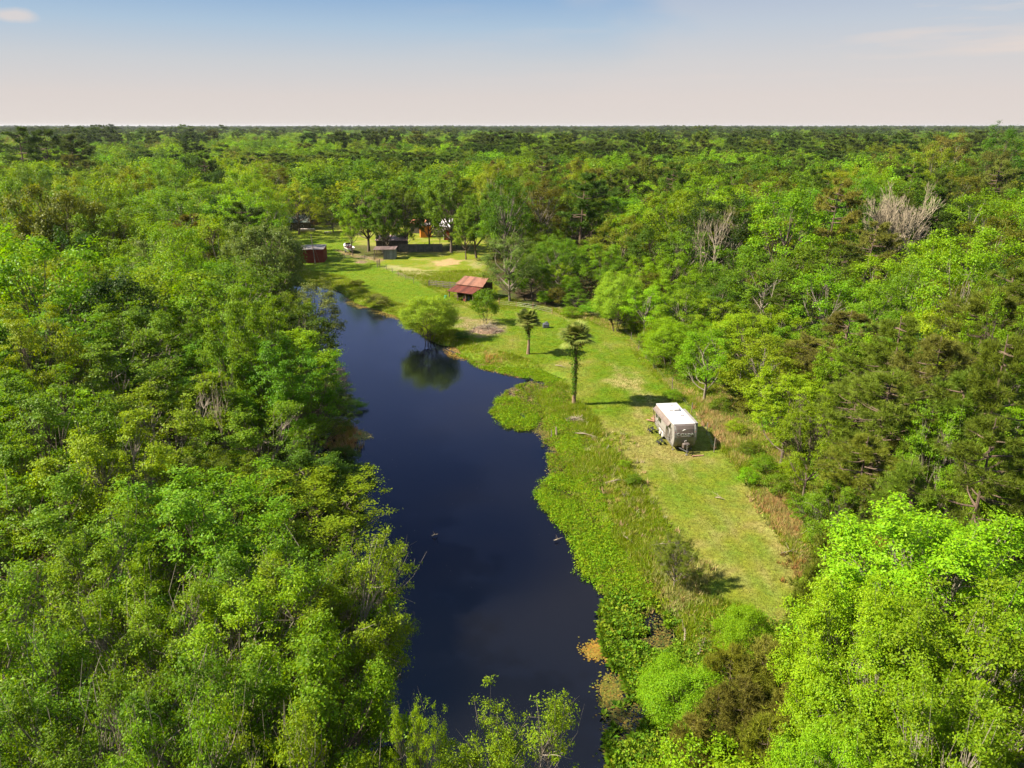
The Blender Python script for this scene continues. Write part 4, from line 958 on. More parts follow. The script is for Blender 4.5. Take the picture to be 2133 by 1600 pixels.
m = MB(); m.box((-.02, 0, 3.07), (6.06, 2.42, .06), bev=.02); m.box((-.02, -1.205, 3.05), (6.0, .03, .05)); roof = m.build('roof', M_white, tr_)
for (x, y, w, l_) in ((-.9, -.25, .42, .42), (.7, .45, .36, .36), (-2.2, .3, .3, .3)):
    q = MB(); q.box((x, y, 3.15), (w, l_, .12), bev=.02); q.build('roof_vent', M_white if w > .4 else M_rim, roof)
q = MB(); q.box((-1.05, .35, 3.23), (.95, .72, .3), bev=.08); q.box((-.55, .35, 3.2), (.1, .6, .2)); q.build('air_conditioner', M_white, roof)
q = MB(); q.tube([(.3, -.6, 3.08), (.3, -.6, 3.3), (.45, -.6, 3.36)], .03, 5); q.tube([(-1.9, -.7, 3.08), (-1.9, -.7, 3.4)], .02, 5); q.build('antenna', M_metal, roof)
def cap(mb, i0, i1, e=.02, m_=0):
    P_ = PROF[i0:i1 + 1]
    for j in range(len(P_) - 1):
        (x0, z0), (x1, z1) = P_[j], P_[j + 1]
        for k in range(6):
            ya, yb = -1.215 + 2.43 * k / 6, -1.215 + 2.43 * (k + 1) / 6
            f = lambda yy: -.10 * (abs(yy) / 1.215) ** 3
            mb.add([(x0 + e + f(ya), ya, z0), (x1 + e + f(ya), ya, z1), (x1 + e + f(yb), yb, z1), (x0 + e + f(yb), yb, z0),
                    (x0 - .1, ya, z0), (x1 - .1, ya, z1), (x1 - .1, yb, z1), (x0 - .1, yb, z0)], [(0, 1, 2, 3), (7, 6, 5, 4), (0, 4, 5, 1), (3, 2, 6, 7)], m_)
m = MB(); cap(m, 0, 4); m.add([(3.02, -1.215, 3.06), (3.02, 1.215, 3.06), (2.9, 1.215, 3.08), (2.9, -1.215, 3.08)], [(0, 1, 2, 3)]); fc = m.build('front_cap', M_taupe, tr_, smooth=False)
m = MB(); cap(m, 4, 7, .025); m.build('front_skirt', M_silver, tr_)
for s_ in (-1, 1):
    q = MB(); q.box((3.44, s_ * 1.1, 2.32), (.06, .05, .06)); q.build('marker_lamp', M_red, fc)
def lettering(txt, size, loc, rot, mat, parent, name='lettering'):
    cu = bpy.data.curves.new(name, 'FONT'); cu.body = txt; cu.size = size; cu.align_x = 'CENTER'; cu.extrude = .008; cu.resolution_u = 3; cu.space_character = 1.06; cu.offset = .006
    t_ = bpy.data.objects.new(name + '_tmp', cu); C.objects.link(t_); dg = bpy.context.evaluated_depsgraph_get()
    me = bpy.data.meshes.new_from_object(t_.evaluated_get(dg)); bpy.data.objects.remove(t_); me.materials.clear(); me.materials.append(mat)
    o = link(name, me, parent); o.location = loc; o.rotation_euler = rot; return o
lettering('C', .46, (3.63, -.84, 2.0), (R(90), 0, R(90)), M_letter, fc); lettering('ATALINA', .35, (3.63, .12, 2.0), (R(90), 0, R(90)), M_letter, fc)
q = MB(); q.tube([(3.60, -.42, 2.55), (3.58, -.28, 2.62), (3.56, -.1, 2.66), (3.58, .02, 2.60)], [.01, .035, .045, .01], 5); q.tube([(3.60, -.35, 2.5), (3.585, -.1, 2.57)], [.008, .022], 4); q.build('emblem', M_letter, fc)
q = MB(); q.box((3.615, .08, 1.9), (.012, 1.1, .03)); q.build('underline', M_letter, fc)
# side windows, doors, graphics (-y side is the one in view)
def sidepanel(name, x0, x1, z0, z1, mat, parent, y=-1.205, t=.03):
    q = MB(); q.box(((x0 + x1) / 2, y, (z0 + z1) / 2), (x1 - x0, t, z1 - z0), bev=.012); return q.build(name, mat, parent)
for (x0, x1, z0, z1) in ((-1.9, -1.0, 1.55, 2.3), (-2.75, -2.4, 1.6, 2.3)):
    w = sidepanel('window', x0 - .04, x1 + .04, z0 - .04, z1 + .04, M_black, tr_); sidepanel('pane', x0, x1, z0, z1, M_glass, w, -1.222)
for (x0, x1) in ((.75, 1.45), (-2.35, -1.95)):
    d_ = sidepanel('door', x0, x1, .75, 2.62, M_side if x0 < 0 else M_dk, tr_, -1.215); sidepanel('pane', x0 + .12, x1 - .12, 1.7, 2.4, M_glass, d_, -1.235)
    q = MB(); q.box((x1 - .08, -1.26, 1.4), (.05, .05, .18)); q.build('handle', M_metal, d_)
sw = MB()
for k in range(4): sw.slab([(1.6 + .22 * k, -1.213, .75), (1.72 + .22 * k, -1.213, .75), (2.6 + .1 * k, -1.213, 2.5 - .3 * k), (2.48 + .1 * k, -1.213, 2.55 - .3 * k)], .008)
sw.box((-.6, -1.21, 1.02), (4.6, .012, .1)); sw.build('side_stripe', M_dk, tr_)
sidepanel('lower_skirt', -3.0, 3.1, .55, .8, M_silver, tr_, -1.212, .025)
sidepanel('slide_out', -1.5, 2.6, .9, 2.95, M_side, tr_, 1.42, .48)
aw = MB(); aw.slab([(-2.95, -1.52, 2.55), (2.2, -1.52, 2.55), (2.2, -1.2, 2.95), (-2.95, -1.2, 2.95)], .03); aw.tube([(-3.0, -1.54, 2.55), (2.25, -1.54, 2.55)], .075, 8); awn = aw.build('awning', M_awn, tr_)
for x in (-2.95, 2.2):
    q = MB(); q.tube([(x, -1.52, 2.5), (x, -1.24, .85)], .035, 5); q.build('awning_arm', M_black, awn)
for x in (-1.15, -.3):
    for s_ in (-1, 1):
        q = MB(); q.tube([(x, s_ * 1.0, .36), (x, s_ * 1.22, .36)], .36, 16); w = q.build('wheel', M_black, tr_)
        q = MB(); q.tube([(x, s_ * 1.2, .36), (x, s_ * 1.235, .36)], [.23, .2], 14); q.build('rim', M_rim, w)
    q = MB(); q.tube([(x - .46, -1.2, .42), (x - .38, -1.23, .72), (x, -1.25, .86), (x + .38, -1.23, .72), (x + .46, -1.2, .42)], .045, 5); q.build('fender', M_rim, tr_)
q = MB(); q.tube([(2.6, -.9, .5), (4.55, 0, .5)], .06, 4); q.tube([(2.6, .9, .5), (4.55, 0, .5)], .06, 4); q.box((4.6, 0, .52), (.2, .16, .14), bev=.02); q.box((0, 0, .5), (6.0, 1.6, .1)); hi = q.build('hitch', M_black, tr_)
q = MB(); q.tube([(4.3, 0, .02), (4.3, 0, 1.05)], .045, 6); q.box((4.3, 0, 1.1), (.1, .1, .14)); q.box((4.3, 0, .05), (.26, .26, .06)); q.build('jack', M_metal, hi)
q = MB(); q.box((3.9, 0, .95), (.42, .78, .62), bev=.1); q.build('propane_cover', M_taupe, hi)
q = MB(); q.tube([(3.75, -.12, 1.3), (3.75, -.05, 1.5), (3.75, .05, 1.5), (3.75, .12, 1.3)], .03, 5); q.build('cover_handle', M_rim, hi)
for x, y in ((2.7, -1.0), (2.7, 1.0), (-2.7, -1.0), (-2.7, 1.0)):
    q = MB(); q.tube([(x, y, .55), (x + .12, y, .03)], .035, 4); q.box((x + .12, y, .05), (.2, .2, .04)); q.build('stabilizer', M_metal, tr_)
trM = Matrix.Translation(tr_.location) @ Matrix.Rotation(tr_.rotation_euler[2], 4, 'Z')
def on_tr(x, y, z): return trM @ Vector((x, y, z))
def steps(x, label):
    p_ = on_tr(x, -1.75, -.02); s0 = thing('entry_steps', label, 'steps', p_, tr_.rotation_euler[2])
    for k, (yy, zz_) in enumerate(((-.28, .2), (.02, .42))):
        q = MB(); q.box((0, yy, zz_), (.72, .28, .04), bev=.01); q.build('tread', M_black, s0)
    q = MB()
    for sx in (-.36, .36): q.tube([(sx, -.45, 0), (sx, -.38, .22), (sx, .05, .46), (sx, .22, .5)], .035, 5); q.tube([(sx, .18, 0), (sx, .22, .5)], .035, 5); q.tube([(sx, -.42, .2), (sx, -.30, .62), (sx, -.05, .72)], .03, 5)
    q.build('frame', M_black, s0)
steps(-2.15, 'black entry steps beside the rear door of the travel trailer'); steps(1.1, 'black entry steps below the front door of the travel trailer')
# timber and junk behind the trailer
jk = thing('lumber_pile', 'reddish boards leaning in a pile behind the travel trailer', 'pile', on_tr(-4.6, .15, 0), tr_.rotation_euler[2])
M_board = noisemat('reddish_board', (.22, .10, .065), (.40, .24, .17), 3, .85, 4)
for k in range(7):
    q = MB(); q.box((random.uniform(-.3, .3), random.uniform(-.8, .8), .12 + .09 * k), (2.2, .22, .06), rz=random.uniform(-.9, .9)); q.build('board', M_board, jk)
wp = MB(); p_ = on_tr(-5.2, -.2, 0); wp.tube([(p_.x, p_.y, 0), (p_.x + .05, p_.y, 1.15)], .06, 6); wp.box((p_.x + .05, p_.y, 1.25), (.26, .26, .22), bev=.04); tag(wp.build('utility_post', M_rim), 'short post with a white box on top behind the trailer', 'post')
bl = MB(); p_ = on_tr(4.7, 1.1, .03); bl.box((p_.x, p_.y, .1), (1.3, .14, .12), rz=.15, bev=.02); tag(bl.build('timber_block', M_board), 'brown timber lying on the grass beside the trailer hitch', 'timber')

# ------------------------------------------------------------------ palms
M_palmtrunk = noisemat('palm_trunk', (.13, .085, .06), (.28, .19, .13), 3, .9, 5, .1, .5, (3, 3, 8))
def palm(x, y, h, label, ivy_to, seed, crown_r):
    rs = np.random.RandomState(seed); z0 = float(gz(np.array([x]), np.array([y]))[0]); r = thing('palm_tree', label, 'palm tree', (x, y, z0), 0)
    T = MB(); T.tube([(0, 0, -.2), (.02, 0, .6), (.1, .02, h * .3), (.06, 0, h * .6), (.02, 0, h * .97)], [.34, .24, .19, .18, .2], 9); T.build('trunk', M_palmtrunk, r)
    def fronds(n, el0, el1, L0, L1, cols, stiff, name):
        vs = []; cs = []
        for i in range(n):
            az = rs.uniform(0, 6.28); el = rs.uniform(el0, el1); L = rs.uniform(L0, L1); d = V(math.cos(az) * math.cos(el), math.sin(az) * math.cos(el), math.sin(el)); c0 = V(0, 0, h) + rs.normal(size=3) * .08
            hf = rs.uniform(.28, .6); hub = c0 + d * L * hf + V(0, 0, -.06 * L); side = unit(np.cross(d, V(0, 0, 1.))); up_ = np.cross(side, d); c = np.array(cols[rs.randint(len(cols))]) * rs.uniform(.75, 1.2)
            vs += [c0 + side * .02, c0 - side * .02, hub]; cs += [c * .9] * 3
            for k in range(15):
                a = -1.35 + 2.7 * k / 14; dd = unit(d * math.cos(a) + side * math.sin(a) + up_ * .12 * math.cos(a) - V(0, 0, stiff * .3)); w = unit(np.cross(dd, up_)) * .085; ln = L * .58 * (1 - .25 * abs(a) / 1.35) * rs.uniform(.85, 1.1)
                mid = hub + dd * ln * .55; tip = hub + dd * ln + V(0, 0, -stiff * ln * .35)
                vs += [hub, mid + w, mid - w, mid + w, tip, mid - w]; cs += [c] * 6
        o = link(name, mesh_np(name, np.array(vs), [(np.arange(len(vs)).reshape(-1, 3), 0)], [M_cover], np.array(cs)), r); return o
    fronds(78, -.35, 1.35, crown_r * .95, crown_r * 1.3, [(.13, .185, .03), (.16, .21, .04), (.20, .23, .05)], .5, 'crown')
    fronds(15, -1.15, -.35, crown_r * .7, crown_r * .95, [(.40, .28, .06), (.30, .19, .08), (.22, .20, .06)], .9, 'dead_fronds')
    n = int(150 * ivy_to[1]); t = rs.uniform(0, 1, n); zz_ = (ivy_to[0] + (1 - ivy_to[0]) * t) * h * .95; rr = (.16 + ivy_to[2] * np.clip((t - .35) * 2.2, 0, 1) * np.clip((1.02 - t) * 5, 0, 1)) * np.abs(rs.normal(size=n)) * .8 + .16; az = rs.uniform(0, 6.28, n)
    P_ = np.stack([np.cos(az) * rr, np.sin(az) * rr, zz_], -1); nr = unit(np.stack([np.cos(az), np.sin(az), .5 + 0 * az], -1) + rs.normal(size=(n, 3)) * .5)
    v, f = leaf_quads(rs, P_, nr, .20, .7); cc = pal(n, [(.075, .16, .01), (.11, .20, .012), (.05, .11, .01)])
    link('ivy', mesh_np('ivy', v, [(f, 0)], [M_cover], np.repeat(cc, 4, 0)), r)
p1 = U(1195, 843); p2 = U(1100, 737)
palm(p1.x, p1.y, UY(1196, 700, p1.y).z, 'taller palm, trunk wrapped in ivy, left of the travel trailer', (.16, 10, .6), 1, 2.0)
palm(p2.x, p2.y, UY(1098, 666, p2.y).z, 'shorter palm with bare lower trunk standing behind the ivy covered one', (.45, 3, .42), 2, 1.85)

# ------------------------------------------------------------------ barn
M_roofA = corrugated('faded_red_tin', (.20, .085, .05), (.27, .135, .085), (.31, .19, .13)); M_roofB = corrugated('rusty_tin', (.10, .026, .015), (.155, .04, .02), (.38, .16, .04)); M_wood = noisemat('barn_board', (.075, .05, .038), (.17, .12, .09), 2, .9, 5, .1, .2, (1, 1, .3))
M_gable = noisemat('pale_gable', (.42, .38, .34), (.58, .54, .5), 3, .8, 4)
bo = U(937, 626); bn = thing('barn', 'small open barn with a two level rusty red tin roof', 'barn', bo, R(-29))
q = MB(); q.slab([(-.5, 3.0, 3.05), (6.6, 3.0, 3.05), (6.1, 6.3, 4.35), (-.0, 6.3, 4.35)], .06); q.slab([(0, 6.3, 4.36), (6.1, 6.3, 4.36), (6.1, 8.2, 3.4), (0, 8.2, 3.4)], .06); q.build('main_roof', M_roofA, bn)
q = MB(); q.slab([(-.5, -.4, 2.15), (6.0, -.4, 2.15), (6.4, 3.05, 2.85), (-.3, 3.05, 2.85)], .06); q.build('lean_to_roof', M_roofB, bn)
q = MB(); q.box((3.1, 8.0, 1.6), (6, .1, 3.2)); q.box((3.0, 3.2, 2.2), (6, .08, 1.2)); q.add([(0, 3.1, 0), (0, 8.1, 0), (0, 8.1, 3.35), (0, 6.3, 4.3), (0, 3.1, 3.0), (.08, 3.1, 0), (.08, 8.1, 0), (.08, 8.1, 3.35), (.08, 6.3, 4.3), (.08, 3.1, 3.0)], [(4, 3, 2, 1, 0), (5, 6, 7, 8, 9), (0, 5, 9, 4), (3, 4, 9, 8)]); q.build('wall', M_wood, bn)
q = MB(); q.slab([(-.05, 3.2, 3.05), (-.05, 6.2, 4.2), (-.05, 6.2, 3.5), (-.05, 3.2, 2.3)], .03); q.build('gable_board', M_gable, bn)
for x, y, h_ in ((-.1, 0, 2.15), (2.0, .1, 2.2), (4.0, .1, 2.2), (5.9, .1, 2.2), (0, 3, 2.9), (2, 3, 2.9), (4, 3, 2.9), (6, 3, 2.9)):
    q = MB(); q.box((x, y, h_ / 2), (.16, .16, h_)); q.build('post', M_wood, bn)
q = MB()
for z in (.5, .95): q.box((.9, 1.8, z), (1.9, .06, .14))
q.box((4.2, 1.5, .9), (.06, 3.0, .14)); q.build('stall_rail', M_wood, bn)
bn.scale = (.92, .92, .92)
bM = Matrix.Translation(bo) @ Matrix.Rotation(R(-29), 4, 'Z')
for i, (x, y, c, lab) in enumerate(((2.6, 1.2, (.45, .40, .36), 'pale drum stored under the barn lean-to'), (3.4, 1.6, (.05, .12, .16), 'blue drum stored under the barn lean-to'), (3.1, .8, (.30, .06, .05), 'red drum stored under the barn lean-to'), (-1.1, .2, (.02, .22, .12), 'green drum standing outside the left end of the barn'))):
    q = MB(); q.tube([(0, 0, 0), (0, 0, .28), (0, 0, .3), (0, 0, .58), (0, 0, .6), (0, 0, .86)], [.27, .27, .285, .285, .27, .27], 12); q.tube([(0, 0, .86), (0, 0, .89)], [.285, .25], 12); dr = q.build('drum', plain('drum_paint_%d' % i, c, .5)); dr.location = bM @ Vector((x, y, 0)); tag(dr, lab, 'drum')
# board fence left of the barn
fa, fb = U(894, 598), U(952, 603); fv = fb - fa; fl = fv.length; fr = math.atan2(fv.y, fv.x)
fe = thing('board_fence', 'four rail weathered board fence running into the left side of the barn', 'fence', fa, fr)
for k in range(4):
    q = MB(); q.box((fl / 2, 0, .3 + k * .36), (fl, .04, .15)); q.build('rail', M_post, fe)
for k in range(5):
    q = MB(); q.box((fl * k / 4, .08, .75), (.14, .12, 1.6)); q.build('post', M_post, fe)

# wire fence from the barn up to the lean-to, posts with strands
def wire_fence(pts, label, hgt=1.25, step=4.0, mat=None, strands=3):
    P_ = [U(*p) for p in pts]; r = thing('wire_fence', label, 'fence', P_[0]); o0 = P_[0]; path = []
    for a, b_ in zip(P_[:-1], P_[1:]):
        L = (b_ - a).length; n = max(1, round(L / step)); path += [a + (b_ - a) * (i / n) for i in range(n)]
    path.append(P_[-1])
    for p in path:
        z = float(gz(np.array([p.x]), np.array([p.y]))[0]); hh = hgt * random.uniform(.85, 1.15); q = MB(); q.tube([(p.x - o0.x, p.y - o0.y, z - .1), (p.x - o0.x + random.uniform(-.06, .06), p.y - o0.y, z + hh)], .055, 5); q.build('post', mat or M_post, r)
    q = MB()
    for k in range(strands):
        for a, b_ in zip(path[:-1], path[1:]):
            za, zb = gz(np.array([a.x, b_.x]), np.array([a.y, b_.y])); q.tube([(a.x - o0.x, a.y - o0.y, za + .35 + k * .32), (b_.x - o0.x, b_.y - o0.y, zb + .35 + k * .32)], .008, 3, cap=False)
    q.build('wire', M_metal, r)
wire_fence([(893, 598), (862, 590), (830, 575), (805, 562), (791, 556)], 'thin wire fence running from the board fence up to the wooden gate')
wire_fence([(714, 545), (718, 539), (760, 541), (779, 545)], 'short wire fence between the boat and the grey lean-to', 1.5, 5)
wire_fence([(1487, 943), (1472, 905), (1440, 860), (1400, 812), (1362, 768), (1330, 728), (1300, 690)], 'sparse post and wire fence along the right edge of the mown strip', 1.5, 6, strands=2)
wire_fence([(1040, 637), (1075, 640), (1110, 645), (1150, 655)], 'rusty post fence in front of the thicket right of the barn', 1.3, 3.5, noisemat('rusty_post', (.2, .09, .05), (.36, .2, .13), 4, .9))
# gate of boards
ga = U(786, 557); gt = thing('wooden_gate', 'narrow slatted wooden gate at the end of the wire fence', 'gate', ga, R(80))
for k in range(6):
    q = MB(); q.box((.9, 0, .25 + .26 * k), (1.9, .05, .1)); q.build('slat', M_post, gt)
for x in (0, 1.85):
    q = MB(); q.box((x, 0, .85), (.14, .14, 1.8)); q.build('post', M_post, gt)

# ------------------------------------------------------------------ homestead buildings
M_redw = noisemat('red_siding', (.13, .024, .013), (.19, .036, .018), 2, .75, 4, .2, 0, (.3, .3, 3)); M_greyroof = noisemat('grey_roof', (.17, .145, .13), (.25, .22, .20), 1.2, .7, 5); M_orange = noisemat('orange_siding', (.52, .15, .02), (.66, .24, .03), 2.5, .7, 4)
M_bluegrey = corrugated('blue_grey_tin', (.17, .185, .215), (.22, .235, .27), (.26, .27, .29), 0, .4); M_brownroof = corrugated('lean_to_tin', (.12, .08, .07), (.20, .14, .13), (.28, .22, .20)); M_pinkroof = corrugated('patched_tin', (.36, .22, .19), (.52, .38, .35), (.22, .12, .09), 0, .5); M_dkwall = noisemat('weathered_wall', (.06, .05, .035), (.14, .11, .08), 2, .9, 5)
def shed(name, label, cat, loc, rz, w, d_, h0, h1, wall, roof, door=True, over=.25, gable=False, win=0):
    s0 = thing(name, label, cat, loc, rz); q = MB()
    if gable:
        q.add([(-w / 2, 0, 0), (w / 2, 0, 0), (w / 2, d_, 0), (-w / 2, d_, 0), (-w / 2, 0, h0), (w / 2, 0, h0), (w / 2, d_, h0), (-w / 2, d_, h0), (-w / 2, d_ / 2, h1), (w / 2, d_ / 2, h1)], [(0, 1, 5, 4), (2, 3, 7, 6), (1, 2, 6, 9, 5), (3, 0, 4, 8, 7)])
        q.build('wall', wall, s0); q = MB(); k = over; sl = (h1 - h0) / (d_ / 2)
        q.slab([(-w / 2 - k, -k, h0 - k * sl + .07), (w / 2 + k, -k, h0 - k * sl + .07), (w / 2 + k, d_ / 2, h1 + .07), (-w / 2 - k, d_ / 2, h1 + .07)], .06); q.slab([(-w / 2 - k, d_ / 2, h1 + .072), (w / 2 + k, d_ / 2, h1 + .072), (w / 2 + k, d_ + k, h0 - k * sl + .072), (-w / 2 - k, d_ + k, h0 - k * sl + .072)], .06); q.build('roof', roof, s0)
    else:
        q.add([(-w / 2, 0, 0), (w / 2, 0, 0), (w / 2, d_, 0), (-w / 2, d_, 0), (-w / 2, 0, h0), (w / 2, 0, h0), (w / 2, d_, h1), (-w / 2, d_, h1)], [(0, 1, 5, 4), (1, 2, 6, 5), (2, 3, 7, 6), (3, 0, 4, 7)]); q.build('wall', wall, s0)
        q = MB(); q.slab([(-w / 2 - over, -over, h0 + .08), (w / 2 + over, -over, h0 + .08), (w / 2 + over, d_ + over, h1 + .08), (-w / 2 - over, d_ + over, h1 + .08)], .07); q.build('roof', roof, s0)
    if door:
        q = MB(); q.box((w * .22, -.03, 1.05), (1.1, .06, 2.1)); dd = q.build('door', M_dkwall, s0); q = MB(); q.box((w * .22 + .42, -.08, 1.05), (.05, .05, .14)); q.build('handle', M_metal, dd)
    for i in range(win):
        x = -w * .3 + i * w * .3; q = MB(); q.box((x, -.03, 1.5), (.9, .06, .8)); f_ = q.build('window', M_rim, s0); q = MB(); q.box((x, -.065, 1.5), (.74, .02, .64)); q.build('pane', M_glass, f_)
    return s0
rp = U(676, 547); shed('storage_shed', 'dark red shed with a flat pale grey roof by the left woods', 'shed', (rp.x - 3.9, rp.y - .5, 0), R(7), 7.8, 6.4, 3.35, 3.55, M_redw, M_greyroof, door=False, over=.12)
lp = U(812, 541); ln_ = thing('lean_to_shelter', 'small grey tin walled animal shelter with an open left side', 'shelter', (lp.x, lp.y, 0), 0)
q = MB(); q.box((-.1, 0, 1.35), (2.9, .08, 2.7)); q.box((1.35, 1.6, 1.3), (.08, 3.2, 2.6)); q.build('wall', M_bluegrey, ln_)
q = MB(); q.slab([(-4.2, -.4, 2.62), (1.7, -.4, 2.75), (1.7, 3.6, 3.0), (-4.2, 3.6, 2.9)], .07); q.build('roof', M_brownroof, ln_)
for x, y in ((-3.9, .1), (-1.7, -.05), (-3.9, 3.3), (-1.7, 3.3)):
    q = MB(); q.box((x, y, 1.32), (.15, .15, 2.64)); q.build('post', M_post, ln_)
q = MB(); q.box((-1.7, .0, 2.3), (.1, 2.0, .12)); q.box((-1.7, .0, 1.9), (.1, 2.0, .12)); q.build('rail', M_post, ln_)
mp_ = U(815, 522); shed('long_shed', 'long low shed with a patchy pinkish tin roof behind the grey shelter', 'shed', (mp_.x, mp_.y + 1, 0), R(4), 8.6, 4.5, 2.6, 3.5, M_dkwall, M_pinkroof, win=0)
op = U(886, 497); shed('orange_shed', 'bright orange shed wall standing between homestead trees', 'shed', (op.x, op.y + 2, 0), R(10), 3.4, 4, 3.7, 3.9, M_orange, M_greyroof, door=False, over=.1)
hp = U(908, 497); shed('small_house', 'house with a pale grey roof behind the orange shed', 'house', (hp.x + 1.2, hp.y + 7, 0), R(-14), 5.5, 7, 2.8, 4.8, M_dkwall, noisemat('pale_roof', (.46, .42, .42), (.62, .58, .58), 1.5, .6), gable=True, win=2)
rp2 = U(864, 492); shed('red_roof_shed', 'shed with a faded red roof left of the orange wall', 'shed', (rp2.x, rp2.y + 6, 0), R(-4), 4.4, 5, 3.0, 3.7, M_dkwall, noisemat('faded_red_roof', (.42, .13, .07), (.56, .22, .13), 2, .7), gable=False)
rp3 = U(932, 503); s3 = shed('red_hut', 'small dark red hut with a pale corner post at the right end of the homestead', 'hut', (rp3.x, rp3.y + 3, 0), R(-6), 2.6, 3, 3.1, 3.3, M_redw, M_dkwall, door=False)
q = MB(); q.box((-1.4, -.05, 1.5), (.18, .18, 3.0)); q.build('corner_post', M_gable, s3)
hs_ = U(596, 486); shed('green_roof_house', 'low house with a grey green roof half hidden behind the left woods', 'house', (hs_.x, hs_.y + 6, 0), R(12), 12, 7, 2.7, 4.6, M_dkwall, noisemat('grey_green_roof', (.06, .08, .065), (.11, .13, .11), 1.2, .95), gable=True, win=3)
sc_ = U(880, 525); fs = thing('shade_fence', 'dark screened fence behind the homestead trees', 'fence', (sc_.x - 5, sc_.y, 0), R(3))
q = MB(); q.box((4.5, 0, 1.1), (12, .05, 2.1)); q.build('screen_panel', noisemat('shade_cloth', (.07, .075, .06), (.16, .15, .12), 1.0, .95, 5), fs)
for k in range(6):
    q = MB(); q.tube([(-1.4 + 2.36 * k, -.08, 0), (-1.4 + 2.36 * k, -.08, 2.4)], .06, 5); q.build('post', M_post, fs)

# tall pole in front of the red shed
q = MB(); pp = U(657, 550); q.tube([(0, 0, -.2), (-.25, 0, 4), (-.45, 0, 7.6)], [.13, .11, .08], 7); po = q.build('pole', M_post); po.location = (pp.x, pp.y, 0)
pt_ = thing('utility_pole', 'tall leaning wooden pole in front of the red shed', 'pole', (pp.x, pp.y, 0)); po.parent = pt_; po.location = (0, 0, 0)
q = MB(); q.tube([(.0, -.1, 4.6), (1.3, -.3, 0)], .035, 4); q.build('brace', M_post, pt_)

# boat on its trailer
M_hull = plain('white_gelcoat', (.80, .78, .76), .25)
bp_ = U(726, 525); bt = thing('boat', 'white motor boat on the grass left of the homestead trees', 'boat', (bp_.x, bp_.y, 0), R(118))
ST = [(-3.0, 1.05, .75, 1.55), (-1.5, 1.15, .65, 1.6), (0, 1.15, .65, 1.68), (1.4, .95, .72, 1.82), (2.5, .5, .95, 1.95), (3.2, .04, 1.5, 2.05)]
v = []
for (x, w, zb, zt) in ST: v += [(x, -w, zt), (x, -w * .86, (zb + zt) / 2), (x, 0, zb), (x, w * .86, (zb + zt) / 2), (x, w, zt)]
f = [(5 * i + k, 5 * i + 5 + k, 5 * i + 6 + k, 5 * i + 1 + k) for i in range(5) for k in range(4)] + [(0, 1, 2, 3, 4)]
q = MB(); q.add(v, f); hl = q.build('hull', M_hull, bt)
q = MB(); q.add([(.5, -1.08, 1.75), (1.4, -.93, 1.83), (2.5, -.48, 1.96), (3.15, 0, 2.06), (2.5, .48, 1.96), (1.4, .93, 1.83), (.5, 1.08, 1.75)], [tuple(range(7))]); q.box((1.2, 0, 1.95), (1.5, 1.2, .35), bev=.1); q.build('deck', M_hull, bt)
q = MB(); q.slab([(.35, -.8, 2.0), (.35, .8, 2.0), (.0, .7, 2.55), (.0, -.7, 2.55)], .03); q.build('windshield', M_glass, bt)
q = MB(); q.box((-1.4, 0, 1.2), (2.6, 1.9, .06)); q.box((-.9, -.4, 1.5), (.5, .5, .5), bev=.05); q.box((-.9, .4, 1.5), (.5, .5, .5), bev=.05); q.build('cockpit', plain('maroon_seat', (.12, .03, .04), .6), bt)
q = MB(); q.box((-3.25, 0, 1.5), (.4, .35, .6), bev=.08); q.tube([(-3.25, 0, 1.2), (-3.3, 0, .5)], .09, 6); q.build('outboard_motor', M_black, bt)
q = MB(); q.tube([(.0, -.75, 2.1), (-.1, -.6, 2.9), (-.1, .6, 2.9), (0, .75, 2.1)], .03, 5); q.build('arch_rail', M_rim, bt)
bm = thing('boat_trailer', 'low steel trailer carrying the white motor boat', 'trailer', (bp_.x, bp_.y, 0), R(118))
q = MB(); q.box((0, -.75, .5), (5.6, .1, .12)); q.box((0, .75, .5), (5.6, .1, .12)); q.box((-1.5, 0, .5), (.1, 1.6, .1)); q.box((1.5, 0, .56), (.1, 1.6, .1)); q.tube([(2.7, .75, .5), (4.2, 0, .5)], .05, 4); q.tube([(2.7, -.75, .5), (4.2, 0, .5)], .05, 4); q.build('frame', M_metal, bm)
for s_ in (-1, 1):
    q = MB(); q.tube([(-.8, s_ * .95, .32), (-.8, s_ * 1.15, .32)], .32, 14); q.build('wheel', M_black, bm)

# small things on the lawn beyond, in the meadow and the paddock
fp = U(640, 483); q = MB(); q.tube([(-2.6, 0, .5), (2.6, .2, .55)], [.45, .3], 8); q.slab([(-2.6, -.5, .95), (2.4, -.5, .95), (2.4, .5, 1.0), (-2.6, .5, 1.0)], .06); o = q.build('covered_log', plain('pale_sheet', (.62, .52, .46), .6)); o.location = fp; tag(o, 'long pale covered heap lying on the far lawn', 'heap')
bp2 = U(683, 488); bq = thing('garden_bench', 'dark bench with pale top under the leaning yellowish tree', 'bench', bp2, R(5))
q = MB(); q.box((0, 0, .75), (2.2, 1.0, .08)); q.build('top', M_rim, bq)
for x in (-.9, .9):
    q = MB(); q.box((x, 0, .36), (.12, .8, .7)); q.build('leg', M_dkwall, bq)
for x in (-.8, -.0, .8):
    pass
gs = U(1137, 683); q = MB(); q.box((0, 0, .42), (1.15, .85, .84), bev=.14); q.box((.1, 0, .95), (.5, .5, .25), bev=.08); o = q.build('tarp_bundle', plain('dark_grey_tarp', (.07, .075, .085), .7)); o.location = gs; tag(o, 'dark grey bundle standing alone in the meadow behind the palms', 'bundle')
